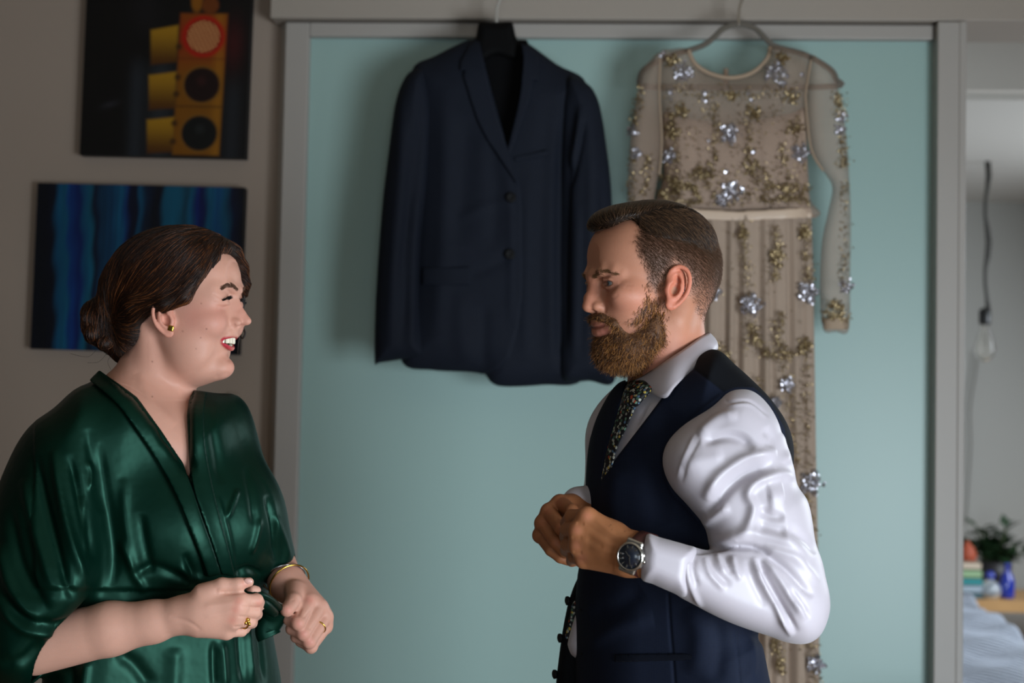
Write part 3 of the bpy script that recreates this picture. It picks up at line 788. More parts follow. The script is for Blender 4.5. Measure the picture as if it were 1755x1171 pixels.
# sleeve seams and cuffs
for ln in ([(1390, 102), (1382, 150), (1381, 179), (1390, 255), (1411, 293)], [(1132, 94), (1130, 160), (1134, 240), (1130, 300)]):
    a = spline(ln, False, 6); tube_obj('seam', P(a[:, 0], a[:, 1], np.full(len(a), YR-.02)), .0028, m_tulle2, dr, 6)
V, F = solid([plate([(1409, 545), (1456, 545), (1455, 566), (1411, 566)], YR, lambda a, b: SRd(a, np.clip(b, 0, 540))-.002, .002)], .0025); obj('cuff', V, F, m_tulle2, dr)
# skirt: pleated tube falling to just above the floor
nu, nv = 420, 60
zt0 = float(P(1262, 372, YR)[2]); zb0 = 0.12
th = np.linspace(0, 2*math.pi, nu, endpoint=False); tv = np.linspace(0, 1, nv)
xa = float(P(1140, 372, YR)[0]); xb = float(P(1390, 372, YR)[0]); cx0 = (xa+xb)/2; a0 = (xb-xa)/2
rs = np.random.RandomState(5); ph = rs.uniform(0, 6.28, 6)
TH, TV = np.meshgrid(th, tv, indexing='ij')
ple = (np.sin(TH*26+ph[0]+.8*np.sin(TH*3+ph[1]))+.6*np.sin(TH*41+ph[2]+TV*1.5)+.5*np.sin(TH*15+ph[3]-TV*1.0))/2.1
amp = .004+.012*np.minimum(TV*2.2, 1)
ax_ = a0*(1+.16*TV**.8); by_ = .055*(1+.25*TV)
ZZ = zt0+(zb0-zt0)*TV+0.004*np.sin(TH*9)
cxs = cx0+.012*TV
Vs = np.stack([cxs+(ax_+amp*.6*ple)*np.cos(TH), YR+(by_+amp*1.5*ple)*np.sin(TH), ZZ], -1).reshape(-1, 3)
obj('skirt', Vs, grid_faces(nu, nv, True)[:, ::-1], m_skirt, dr)
def skirt_depth(px, py):
    Zl = P(px, py, np.full(np.shape(px), YR-.06))
    t = np.clip((zt0-Zl[..., 2])/(zt0-zb0), 0, 1)
    q = np.clip((Zl[..., 0]-(cx0+.012*t))/(a0*(1+.16*t**.8)), -.98, .98)
    return YR-(.055*(1+.25*t)+.012)*np.sqrt(1-q*q)-.004
# beadwork
rs = np.random.RandomState(11)
def beads(pts, depth, size, tilt=.7, lean=0.0):
    pts = np.array(pts, float); n = len(pts)
    c = P(pts[:, 0], pts[:, 1], depth(pts[:, 0], pts[:, 1])-.004)
    nn = np.stack([lean+rs.normal(0, tilt, n), -np.ones(n), rs.normal(0, tilt, n)], 1); nn /= np.linalg.norm(nn, axis=1, keepdims=True)
    a = np.cross(nn, [0, 0, 1.]); a /= np.linalg.norm(a, axis=1, keepdims=True); b = np.cross(nn, a)
    s = size*rs.uniform(.7, 1.3, n)[:, None]
    V = [c+nn*s*.35]
    for k in range(6):
        q = k*math.pi/3; V.append(c+(a*math.cos(q)+b*math.sin(q))*s)
    V = np.stack(V, 1).reshape(-1, 3); base = np.arange(n)*7
    F = np.concatenate([np.stack([base, base+1+k, base+1+(k+1) % 6], 1) for k in range(6)])
    return V, F
m_silver = mat('silver lilac sequins', '#b3b0b8', .22, metal=.85)
m_gold = mat('antique gold beads', '#93805f', .28, metal=.9)
def flower(c, r, n, depth, mt, size=.0032, name='flower_applique'):
    q = rs.uniform(0, 1, n)**.6*r; a = rs.uniform(0, 6.283, n)
    q = q*(.8+.2*np.cos(a*5))
    pts = np.stack([c[0]+q*np.cos(a), c[1]+q*np.sin(a)], 1)
    V, F = beads(pts, depth, size); o = obj(name, V, F, mt, dr, smooth=False); return o
def vine(line, n, spread, depth, mt, size=.0024, name='bead_vine'):
    L = spline(line, False, 8); k = rs.randint(0, len(L), n)
    pts = L[k]+rs.normal(0, spread, (n, 2)); V, F = beads(pts, depth, size); obj(name, V, F, mt, dr, smooth=False)
for c, r in (((1172, 124), 22), ((1328, 122), 23), ((1252, 230), 20), ((1254, 326), 24), ((1372, 262), 18), ((1146, 268), 14), ((1238, 342), 12)): flower(c, r, 85, Bd, m_silver, .0036)
for c, r in (((1150, 225), 19), ((1362, 218), 20), ((1212, 296), 21), ((1291, 290), 21), ((1360, 328), 22), ((1158, 320), 20), ((1340, 100), 14), ((1152, 105), 14), ((1358, 165), 18), ((1255, 165), 10), ((1296, 195), 14), ((1168, 190), 14)): flower(c, r, 80, Bd, m_gold, .0026)
for c, r in (((1442, 200), 12), ((1440, 222), 11)): flower(c, r, 45, SRd, m_silver, .0032)
for c, r in (((1084, 225), 12), ((1090, 262), 10)): flower(c, r, 40, SLd, m_silver, .0032)
flower((1450, 490), 15, 60, SRd, m_silver, .0032)
for ln in ([(1436, 165), (1444, 200)], [(1442, 235), (1447, 270), (1444, 285)], [(1446, 320), (1448, 370), (1447, 440), (1444, 490)], [(1415, 540), (1450, 545)], [(1425, 520), (1444, 530)]): vine(ln, 150, 5, SRd, m_gold, .0021)
for ln in ([(1098, 150), (1088, 210)], [(1084, 270), (1082, 330), (1086, 400)], [(1110, 270), (1104, 330)]): vine(ln, 80, 5, SLd, m_gold)
for ln in ([(1226, 180), (1226, 272)], [(1283, 180), (1284, 272)], [(1204, 300), (1225, 335), (1254, 350), (1285, 335), (1303, 300)], [(1196, 290), (1190, 320), (1200, 345)], [(1310, 290), (1316, 320), (1306, 345)], [(1150, 200), (1160, 260), (1155, 340)], [(1340, 250), (1352, 300), (1350, 345)], [(1130, 300), (1170, 318), (1190, 322)], [(1320, 318), (1350, 325), (1385, 322)], [(1130, 330), (1160, 345), (1190, 348)], [(1320, 345), (1350, 340), (1385, 345)], [(1160, 150), (1200, 165), (1250, 160), (1300, 165), (1345, 150)]): vine(ln, 120, 3.6, Bd, m_gold, .0021)
sp = [(1134, 95), (1138, 91), (1150, 158), (1150, 170), (1208, 159), (1204, 170), (1211, 173), (1283, 160), (1289, 170), (1345, 141), (1342, 147), (1350, 130), (1215, 241), (1292, 260), (1245, 294), (1375, 128)]
for q in sp:
    V, F = beads([q], Bd, .0055, .22, .55); obj('large_sequin', V, F, m_silver, dr, smooth=False)
for c, r in (((1289, 522), 24), ((1385, 500), 22), ((1392, 828), 24), ((1350, 660), 13), ((1398, 1140), 18), ((1330, 690), 10), ((1222, 500), 16)): flower(c, r, 110, skirt_depth, m_silver, .0038)
for c, r in (((1332, 440), 20), ((1274, 402), 12), ((1380, 400), 12), ((1245, 620), 18), ((1380, 590), 14)): flower(c, r, 80, skirt_depth, m_gold, .0026)
for ln in ([(1274, 385), (1278, 430), (1282, 480), (1288, 560), (1280, 600)], [(1330, 395), (1336, 440), (1328, 480)], [(1385, 385), (1382, 430), (1386, 480)], [(1340, 540), (1335, 580), (1350, 610)], [(1345, 620), (1352, 680), (1360, 740), (1366, 800)], [(1290, 560), (1300, 590)], [(1235, 590), (1250, 640), (1240, 680)], [(1300, 650), (1310, 720), (1320, 780)], [(1385, 600), (1380, 700), (1385, 800)], [(1380, 850), (1390, 900), (1395, 1000)], [(1385, 1080), (1395, 1130), (1400, 1180)], [(1330, 1100), (1340, 1150)], [(1310, 605), (1345, 610), (1380, 600)]): vine(ln, 170, 5, skirt_depth, m_gold, .0021)
V, F = beads(np.stack([rs.uniform(1215, 1400, 260), rs.uniform(385, 1180, 260)], 1), skirt_depth, .0018); obj('scattered_beads', V, F, m_gold, dr, smooth=False)['kind'] = 'stuff'
bq = np.stack([rs.uniform(1136, 1384, 1100), rs.uniform(140, 352, 1100)], 1); bq = bq[(BF(bq[:, 0], bq[:, 1]) < -4)]; dn = .5+.5*np.sin(bq[:, 0]*.11)*np.sin(bq[:, 1]*.07+1); bq = bq[rs.uniform(size=len(bq)) < dn+.25*(bq[:, 1] > 280)]
V, F = beads(bq, Bd, .0020); obj('scattered_beads', V, F, m_gold, dr, smooth=False)['kind'] = 'stuff'
# hanger of the dress
h2 = root('clothes_hanger', P(1266, 150, YR), 'slim grey velvet hanger with a metal hook holding the dress', 'hanger')
m_velvet = mat('grey velvet', '#5f5950', .9, sheen=.3)
arm = spline([(1098, 148), (1096, 138), (1106, 118), (1150, 96), (1200, 80), (1222, 66), (1240, 49), (1266, 42), (1294, 49), (1314, 68), (1330, 80), (1380, 94), (1422, 118), (1433, 136), (1430, 148), (1266, 150), (1098, 149)], False, 5)
tube_obj('hanger_frame', P(arm[:, 0], arm[:, 1], np.full(len(arm), YR+.005)), .0065, m_velvet, h2, 8)
hp = M(YR, [(1266, 44, 0), (1266, 28, 0), (1268, 10, 0), (1272, 0, 0), (1274, -8, 0), (1270, -16, .01), (1262, -18, .03), (1257, -12, .045)])
tube_obj('hook', spline(hp, False, 5), .003, mat('nickel', '#b9b4ad', .25, metal=.9), h2)

# ================================================================== PEOPLE: shared helpers
class Frame:
    """local (u forward, v toward the camera side, w up) -> world"""
    def __init__(s, o, u, v, w_): s.o = np.array(o, float); s.B = np.stack([u, v, w_], 1); s.flip = np.linalg.det(s.B) < 0
    def __call__(s, L): return s.o+np.asarray(L, float)@s.B.T
    def inv(s, W): return (np.asarray(W, float)-s.o)@s.B
def head_frame(px, py, Y, facing, phi, pitch=0.0, roll=0.0):
    R = RIGHT.copy(); R[2] = 0; R /= np.linalg.norm(R); U = np.array([0, 0, 1.]); Fw = np.cross(U, R)
    c, s = math.cos(math.radians(phi)), math.sin(math.radians(phi))
    u = facing*c*R-s*Fw; v = -facing*s*R-c*Fw
    p = math.radians(pitch); u2 = u*math.cos(p)+U*math.sin(p); w2 = U*math.cos(p)-u*math.sin(p)
    r = math.radians(roll); v3 = v*math.cos(r)+w2*math.sin(r); w3 = w2*math.cos(r)-v*math.sin(r)
    return Frame(P(px, py, Y), u2, v3, w3)
def strands(pts, rad, n=3):
    """pts (N,K,3), rad (N,K) -> thin tubes"""
    N_, K, _ = pts.shape
    t = np.gradient(pts, axis=1); t /= np.maximum(np.linalg.norm(t, axis=2, keepdims=True), 1e-9)
    ref = np.array([.31, .74, .59]); a = np.cross(t, ref); a /= np.maximum(np.linalg.norm(a, axis=2, keepdims=True), 1e-9); b = np.cross(t, a)
    ring = [pts+rad[..., None]*(a*math.cos(q)+b*math.sin(q)) for q in np.arange(n)*2*math.pi/n]
    V = np.stack(ring, 2).reshape(-1, 3)                      # (N,K,n)
    base = (np.arange(N_)*K*n)[:, None, None]+(np.arange(K-1)*n)[None, :, None]
    j = np.arange(n)[None, None, :]; k = (j+1) % n
    F = np.stack([base+j, base+k, base+n+k, base+n+j], -1).reshape(-1, 4)
    return V, F
def ear(v_, E, tilt=0, sc=1.0, flare=.30, k=.004):
    for sd in (1, -1):
        Ec = np.array([E[0], E[1]*sd, E[2]])
        ct, st = math.cos(math.radians(tilt)), math.sin(math.radians(tilt))
        fo = np.array([-math.sin(flare)*0+0.0, sd, 0.0])
        fa = np.array([ct, -sd*flare, st]); fb = np.array([-st, 0, ct])
        def q(a, b, o): return Ec+sc*(a*fa+b*fb+o*fo)
        R = np.stack([fa/np.linalg.norm(fa), fo, fb], 1)
        v_.add(ell(q(-.0030, .000, .0055), np.array([.0168, .0072, .0295])*sc, R), .004)
        v_.add(cone(q(.004, -.004, -.006), q(-.001, 0, .006), .014*sc, .011*sc), .006)
        v_.sub(ell(q(.002, -.004, .0135), np.array([.0085, .008, .0115])*sc, R), .003)
        v_.sub(ell(q(-.001, .013, .0125), np.array([.0065, .006, .008])*sc, R), .003)
        hx = spline([(.007, -.002, .006), (.0125, .010, .008), (.010, .024, .010), (.000, .032, .0115), (-.0115, .027, .0125), (-.0168, .012, .0135), (-.0158, -.006, .0125), (-.010, -.020, .010), (-.003, -.029, .009)], False, 3)
        v_.add(chain([q(*p) for p in hx], [.0036*sc]*len(hx)), .0025)
        ah = spline([(-.002, .021, .010), (-.0075, .010, .0115), (-.008, -.004, .0115), (-.002, -.015, .0105), (.004, -.017, .009)], False, 3)
        v_.add(chain([q(*p) for p in ah], [.003*sc]*len(ah)), .003)
        v_.add(ell(q(.0105, -.006, .007), np.array([.004, .0045, .006])*sc, R), .003)
        v_.add(ell(q(.002, -.027, .008), np.array([.0085, .0045, .0085])*sc, R), .004)
def sym(v_, pr, k, **kw):
    """pr(side) builds a primitive for side +1/-1"""
    for sd in (1, -1): v_.add(pr(sd), k)
def near_d(L, line):
    """distance of local points to a 3-D polyline"""
    d = np.full(len(L), 1e9)
    for i in range(len(line)-1):
        a = np.array(line[i]); e = np.array(line[i+1])-a; t = np.clip(((L-a)@e)/max(e@e, 1e-12), 0, 1)
        d = np.minimum(d, np.linalg.norm(L-a-t[:, None]*e, axis=1))
    return d
def blend(C, g, c):
    g = np.clip(g, 0, 1)[:, None]; C[:] = C*(1-g)+np.asarray(c)*g
def eyeball(fr, c, r, look, parent, iris='#5a6a70', gaze_up=0.0):
    c = np.array(c, float); look = np.array(look, float)/np.linalg.norm(look)
    prof = [(r*math.sin(t), r*math.cos(t)) for t in np.linspace(0.0001, math.pi-.0001, 26)]
    V, F = lathe(prof, c, look, 32)
    ang = np.arccos(np.clip(((V-c)/r)@look, -1, 1))
    C = np.tile(lin('#c9bdb6'), (len(V), 1)); blend(C, (.50-ang)/.04+.5, lin(iris)*.6); blend(C, (.44-ang)/.04+.5, lin(iris)); blend(C, (.20-ang)/.03+.5, lin('#050505'))
    return obj('eye', fr(V), F if not fr.flip else F[:, ::-1], m_eye, parent, C)
m_eye = mat('eye', attr=True, rough=.08, spec=.5, coat=.6)
m_skin = mat('skin', attr=True, rough=.52, spec=.30, sss=.12, bump=(700, .2, .0008), var=(45, .07))

def rand_dir(rs_, n, s): return rs_.normal(0, s, (n, 3))

def sampler(vol):
    D = vol.D; lo = vol.lo; h = vol.h; n = np.array(D.shape)
    def smp(p):
        q = np.clip((p-lo)/h, 0, n-1.001); i = q.astype(int); f = q-i
        r = 0
        for a in (0, 1):
            for b in (0, 1):
                for c in (0, 1):
                    r = r+D[i[:, 0]+a, i[:, 1]+b, i[:, 2]+c]*(f[:, 0] if a else 1-f[:, 0])*(f[:, 1] if b else 1-f[:, 1])*(f[:, 2] if c else 1-f[:, 2])
        return r
    def grad(p, e=.002):
        g = np.stack([smp(p+np.eye(3)[k]*e)-smp(p-np.eye(3)[k]*e) for k in range(3)], 1); return g/np.maximum(np.linalg.norm(g, axis=1, keepdims=True), 1e-9)
    return smp, grad

# ================================================================== THE MAN
YM = 2.05
HM = head_frame(1118, 486, YM, -1, 22, pitch=-1.0)
man = root('person', (float(HM.o[0])+.02, YM, 0.0), 'bearded person in navy waistcoat and white shirt fastening buttons', 'person')
def man_head():
    v = Vol((-.135, -.105, -.21), (.135, .105, .13), .0016)
    v.add(ell((-.004, 0, .03), (.092, .073, .079)))
    v.add(ell((-.03, 0, .012), (.066, .069, .066)), .02)
    v.add(ell((.033, 0, .040), (.058, .060, .050)), .03)                  # forehead
    v.add(ell((.032, 0, -.030), (.056, .056, .066)), .02)                 # mid face
    v.add(ell((.030, 0, -.070), (.048, .050, .040)), .02)                 # jaw mass
    sym(v, lambda s: cone((-.006, .052*s, -.055), (.058, .014*s, -.096), .016, .017), .02)
    v.add(ell((.056, 0, -.094), (.019, .022, .016)), .015)                # chin
    sym(v, lambda s: ell((.058, .043*s, -.022), (.030, .022, .020)), .018)   # cheekbone
    sym(v, lambda s: chain([(.0925, .006*s, .007), (.089, .022*s, .011), (.079, .037*s, .0105), (.072, .043*s, .008)], [.0085, .0085, .006, .004], .004), .012)
    v.add(sph((.0895, 0, .005), .009), .012)
    for s in (1, -1): v.sub(ell((.095, .0315*s, -.008), (.018, .018, .0105)), .010)
    # eyelids over the eyeball
    for s in (1, -1):
        v.add(ell((.0740, .0315*s, -.0055), (.0140, .0150, .0135)), .005)
        v.add(chain([(.0860, .018*s, -.005), (.0900, .028*s, .0004), (.0865, .038*s, .0000), (.0775, .046*s, -.0055)], [.002, .0028, .0028, .002]), .003)
        v.add(chain([(.0855, .018*s, -.008), (.0877, .029*s, -.0108), (.0845, .038*s, -.0102), (.0775, .046*s, -.007)], [.002, .0023, .0023, .002]), .004)
        v.sub(ell((.0895, .0325*s, -.0052), (.0085, .0118, .0038)), .0012)
    # nose
    v.add(chain([(.0870, 0, .004), (.0930, 0, -.010), (.0990, 0, -.023), (.1035, 0, -.0360)], [.0072, .0068, .0068, .0070], .004), .009)
    v.add(cone((.082, 0, -.010), (.0885, 0, -.034), .010, .0125), .012)
    sym(v, lambda s: ell((.0900, .0118*s, -.0365), (.0098, .0056, .0068)), .004)
    for s in (1, -1):
        v.sub(ell((.0965, .0062*s, -.0445), (.0065, .0034, .0045)), .0025)
    # lips
    mU = [(.0885-22*y*y, y, -.0605-.004*(y/.026)**2+.003*(abs(y)/.026)) for y in np.linspace(-.026, .026, 9)]
    mL = [(.0865-22*y*y, y, -.0715+.009*(y/.026)**2) for y in np.linspace(-.024, .024, 9)]
    v.add(chain(mU, [.003, .0042, .005, .0055, .0055, .0055, .005, .0042, .003], .003), .006)
    v.add(chain(mL, [.003, .005, .006, .0068, .0070, .0068, .006, .005, .003], .003), .006)
    v.sub(chain([(.0925-20*y*y, y, -.0662+.0065*(y/.026)**2) for y in np.linspace(-.029, .029, 9)], [.0020]*9), .0015)
    v.add(ell((.078, 0, -.053), (.015, .022, .010)), .008)
    # neck
    v.add(cone((-.018, 0, -.02), (-.034, 0, -.16), .053, .056), .025)
    v.add(cone((-.034, 0, -.16), (-.040, 0, -.26), .056, .075), .02)
    sym(v, lambda s: cone((-.02, .05*s, -.04), (.02, .018*s, -.19), .014, .012), .02)
    ear(v, (.0055, .0705, -.0115), 11, .93, .34)
    V, F = v.mesh(2)
    return V, F, mU, mL
Lm, Fm, mU, mL = man_head()
# colours of the skin
rs = np.random.RandomState(2)
Cm = np.tile(lin('#a8745c'), (len(Lm), 1))
blend(Cm, .55*np.exp(-(near_d(Lm, [(.07, .045, -.025), (.055, .055, -.03)])/.025)**2), lin('#b87662'))
blend(Cm, .5*np.exp(-(near_d(Lm, [(.1, 0, -.03), (.095, 0, -.01)])/.016)**2), lin('#b56f58'))
eard = (np.abs(Lm[:, 1]) > .0765) & (Lm[:, 0] > -.022) & (Lm[:, 0] < .028) & (Lm[:, 2] > -.05) & (Lm[:, 2] < .025)
blend(Cm, .8*eard, lin('#bd6f58'))
blend(Cm, .55*np.clip((-.06-Lm[:, 2])/.04, 0, 1), lin('#bd7c68'))
blend(Cm, .9*np.exp(-(np.minimum(near_d(Lm, mL[1:-1]), near_d(Lm, mU[2:-2])+.001)/.0082)**6), lin('#8c4f45'))
for s in (1, -1): blend(Cm, .5*np.exp(-(near_d(Lm, [(.085, .03*s, -.006), (.078, .042*s, -.006)])/.008)**2), lin('#8f5f50'))
def man_hair_region(L):
    """0..1 where hair grows on the scalp; sides fade out downward"""
    pol = np.array([(.0915, .068), (.066, .083), (.053, .088), (.052, .074), (.060, .055), (.058, .036), (.046, .016), (.043, .000), (.040, -.020), (.016, -.022), (.017, .004), (.004, .026), (-.015, .014), (-.021, -.02), (-.034, -.045), (-.065, -.060), (-.13, -.055), (-.13, .15), (.11, .15)])
    return poly_sd(pol, L[:, 0], L[:, 2])
hd = man_hair_region(Lm)
inh = np.clip(-hd/.012+.15, 0, 1)*(~eard)
dens = inh*np.clip((Lm[:, 2]+.055)/.07, .3, 1)
blend(Cm, .78*dens, lin('#3a271b'))
for s in (1, -1):
    blend(Cm, .75*np.exp(-(near_d(Lm, [(.0870, .020*s, -.0035), (.0905, .028*s, -.0012), (.0868, .038*s, -.0018), (.079, .045*s, -.0055)])/.0016)**2), lin('#3a2018'))
    blend(Cm, .45*np.exp(-(near_d(Lm, [(.088, .022*s, .002), (.086, .036*s, .003)])/.004)**2), lin('#8a5745'))
Vm = HM(Lm); Fm_ = Fm if not HM.flip else Fm[:, ::-1]
Vm = sculpt(Vm, Fm_, [([(1060, 505), (1048, 512), (1036, 508)], 2.5, -.5), ([(1070, 492), (1082, 498)], 2, -.4), ([(1072, 488), (1086, 489)], 2, -.4), ([(1020, 532), (1040, 540), (1052, 552)], 4, -.9), ([(1012, 484), (1013, 474)], 3, -.5), ([(1031, 520), (1037, 527), (1036, 536)], 2.5, -1.6), ([(1024, 505), (1030, 512), (1033, 520)], 4, -.8)])
man_parts = [(Vm, Fm_, Cm)]
for s in (1, -1): eyeball(HM, (.0740, .0315*s, -.0055), .0128, (1, .16*s*0+.05, -.02), man, '#5f7078')
# ---- hair: a cap for the longer top plus single strands everywhere
def man_hair_cap():
    v = Vol((-.13, -.1, -.03), (.13, .1, .145), .002)
    v.add(ell((-.003, 0, .060), (.0925, .0735, .0595)))
    v.add(ell((.050, -.004, .086), (.040, .052, .023)), .012)
    v.add(ell((.068, -.004, .082), (.024, .044, .015)), .010)
    v.add(ell((-.017, 0, .040), (.0785, .0755, .066)), .01)
    pol = np.array([(.115, .069), (.080, .0745), (.066, .083), (.052, .087), (.050, .076), (.044, .064), (.030, .058), (.000, .056), (-.03, .050), (-.06, .036), (-.13, .025), (-.13, .16), (.14, .16)])
    Fl = Field(pol*1000, step=1.0, pad=30)
    def f(X, Y, Z):
        X, Y, Z = np.broadcast_arrays(X, Y, Z); return Fl(X*1000, Z*1000)*.001
    lo, hi = (-.13, -.1, -.03), (.13, .1, .145)
    v.D = -smin(-v.D, -f(v.ax[0][:, None, None], v.ax[1][None, :, None], v.ax[2][None, None, :]).astype(np.float32), .008)
    # the parting
    v.sub(chain([(.050, .060, .090), (.020, .058, .108), (-.02, .050, .118), (-.06, .040, .112)], [.0022]*4), .004)
    return v, v.mesh(2)
hair_vol, (Lh, Fh) = man_hair_cap()
m_hair = mat('brown hair', '#4a3423', .45, spec=.4, var=(140, .35))
m_hairbase = mat('brown hair base', '#1d130c', .75, spec=.15, var=(160, .3))
Vh = HM(Lh); Fh_ = Fh if not HM.flip else Fh[:, ::-1]
hairM = obj('hair', Vh, Fh_, m_hairbase, man)
Nl = normals(Lh, Fh)
sel = np.where(Lh[:, 2] > .03)[0]; sel = rs.choice(sel, min(15000, len(sel)), False)
p = Lh[sel]; n_ = Nl[sel]
partf = (p[:, 1] < .052-.25*np.clip(-p[:, 0]-.0, 0, .1)) & (p[:, 2] > .072)
smp, grad = sampler(hair_vol)
K = 7; pts = [p-n_*.0008]; jit = rs.normal(0, .10, p.shape); q = p+0
front = np.clip((p[:, :1]-.045)/.035, 0, 1)
step = np.where(partf, .0052, .0019)[:, None]*rs.uniform(.7, 1.15, (len(p), 1))
for k in range(K-1):
    f = np.where(partf[:, None], np.array([-.62, -.62, .30])+front*np.array([[.10, -.25, .3]]), np.array([-.60, .12, -.80]))+jit
    g = grad(q); f = f-(f*g).sum(1, keepdims=True)*g; f /= np.maximum(np.linalg.norm(f, axis=1, keepdims=True), 1e-9)
    q = q+f*step; g = grad(q); q = q-g*(smp(q)-np.where(partf, .0011, .0016*(k+1)/K*1.3))[:, None]; pts.append(q)
sp = np.stack(pts, 1)
Vs, Fs = strands(HM(sp.reshape(-1, 3)).reshape(sp.shape), np.linspace(.00042, .00016, K)[None]*rs.uniform(.7, 1.1, (len(p), 1)))
hc = np.where(rs.uniform(size=(len(p), 1)) < .3, lin('#59402c'), lin('#2e1f14'))*rs.uniform(.7, 1.25, (len(p), 1))
obj('hair_strands', Vs, Fs, mat('brown hair strand', attr=True, rough=.4, spec=.45), hairM, np.repeat(hc, K*3, 0))
# clipped sides
Nl = normals(Lm, Fm)
cand = np.where((dens > .08) & (rs.uniform(size=len(Lm)) < dens*1.4))[0]; cand = rs.choice(cand, min(26000, len(cand)), False)
p = Lm[cand]+rs.normal(0, .0007, (len(cand), 3)); n_ = Nl[cand]
flow = np.array([-.5, 0, -.85])+rs.normal(0, .25, p.shape); flow -= (flow*n_).sum(1, keepdims=True)*n_; flow /= np.linalg.norm(flow, axis=1, keepdims=True)
ln = (.003+.008*np.clip((p[:, 2]+.01)/.06, 0, 1))*rs.uniform(.7, 1.2, len(p))
K = 3; t = np.linspace(0, 1, K)[None, :, None]
sp = p[:, None]+(flow[:, None]*.8+n_[:, None]*.5)*ln[:, None, None]*t
Vs, Fs = strands(HM(sp.reshape(-1, 3)).reshape(sp.shape), np.linspace(.00024, .0001, K)[None]*np.ones((len(p), 1)))
obj('hair_clipped', Vs, Fs, mat('clipped brown hair', '#4a3221', .5, var=(90, .3)), hairM)
# ---- beard: volume and strands
def man_beard():
    v = Vol((-.04, -.085, -.16), (.125, .085, .01), .0022)
    v.add(ell((.037, 0, -.088), (.047, .048, .034)))
    v.add(ell((.047, 0, -.092), (.033, .038, .030)), .02)
    sym(v, lambda s: cone((.020, .052*s, -.050), (.026, .049*s, -.075), .008, .016), .014)
    sym(v, lambda s: cone((.026, .048*s, -.075), (.052, .032*s, -.099), .016, .019), .014)
    # moustache
    sym(v, lambda s: chain([(.0905, .002*s, -.0500), (.087, .014*s, -.0525), (.075, .028*s, -.060), (.062, .036*s, -.078)], [.0062, .0065, .0065, .007], .004), .004)
    # mouth left free
    v.sub(ell((.096, 0, -.0655), (.028, .0290, .0072)), .003)
    return v.mesh(2)
Lb, Fb = man_beard()
m_beard = mat('auburn beard', attr=True, rough=.42, spec=.45)
def beard_col(n, k): return np.repeat(np.where(rs.uniform(size=(n, 1)) < .45, lin('#a06c38'), np.where(rs.uniform(size=(n, 1)) < .6, lin('#5c371d'), lin('#2e1b0f')))*rs.uniform(.7, 1.25, (n, 1)), k*3, 0)
Cb = None
bo = obj('beard', HM(Lb), Fb if not HM.flip else Fb[:, ::-1], mat('auburn beard base', '#55361e', .7, var=(120, .4)), man)
Nl = normals(Lb, Fb)
out = np.where(~((Lb[:, 0] < .02) & (np.abs(Lb[:, 1]) < .035)) & (((Lb[:, 0]-.092)/.032)**2+(Lb[:, 1]/.031)**2+((Lb[:, 2]+.0655)/.0080)**2 > 1))[0]
sel = rs.choice(out, min(22000, len(out)), False); p = Lb[sel]; n_ = Nl[sel]
mus = p[:, 2] > -.060
flow = np.where(mus[:, None] & (p[:, :1] > .06), np.array([.1, 0, -.55]), np.array([.18, 0, -1.0]))+np.stack([0*p[:, 0], np.sign(p[:, 1])*np.where(mus & (p[:, 0] > .06), .9, .05), 0*p[:, 0]], 1)
flow += rs.normal(0, .30, p.shape)+n_*.35; flow /= np.linalg.norm(flow, axis=1, keepdims=True)
ln = np.where(mus, .0055, .0112)*rs.uniform(.6, 1.25, len(p))
K = 5; t = np.linspace(0, 1, K)[None, :, None]
curl = rs.normal(0, .0022, (len(p), 1, 3))
sp = p[:, None]+flow[:, None]*ln[:, None, None]*t-n_[:, None]*.001+curl*np.sin(t*5+rs.uniform(0, 6, (len(p), 1, 1)))*t
Vs, Fs = strands(HM(sp.reshape(-1, 3)).reshape(sp.shape), np.linspace(.00028, .00012, K)[None]*np.ones((len(p), 1)))
obj('beard_strands', Vs, Fs, m_beard, bo, beard_col(len(p), K))
# beard thinning up the cheek to the sideburn
Nl = normals(Lm, Fm)
pol = np.array([(.042, .002), (.039, -.022), (.014, -.03), (.011, -.06), (.02, -.085), (.06, -.06), (.056, -.050), (.047, -.034), (.045, -.012)])
d_ = poly_sd(pol, Lm[:, 0], Lm[:, 2]); cd = np.where((d_ < .004) & (np.abs(Lm[:, 1]) > .03) & ~(eard))[0]
cd = cd[rs.uniform(size=len(cd)) < np.clip(.2-d_[cd]/.012, .05, 1)]; cd = rs.choice(cd, min(4200, len(cd)), False)
p = Lm[cd]+rs.normal(0, .0006, (len(cd), 3)); n_ = Nl[cd]; flow = np.array([.25, 0, -1.])+rs.normal(0, .25, p.shape); flow -= (flow*n_).sum(1, keepdims=True)*n_; flow /= np.linalg.norm(flow, axis=1, keepdims=True)
ln = rs.uniform(.004, .009, len(p)); K = 4; t = np.linspace(0, 1, K)[None, :, None]
sp = p[:, None]+(flow[:, None]+n_[:, None]*.35)*ln[:, None, None]*t
Vs, Fs = strands(HM(sp.reshape(-1, 3)).reshape(sp.shape), np.linspace(.00034, .00014, K)[None]*np.ones((len(p), 1)))
obj('cheek_stubble', Vs, Fs, m_beard, bo, beard_col(len(p), K))
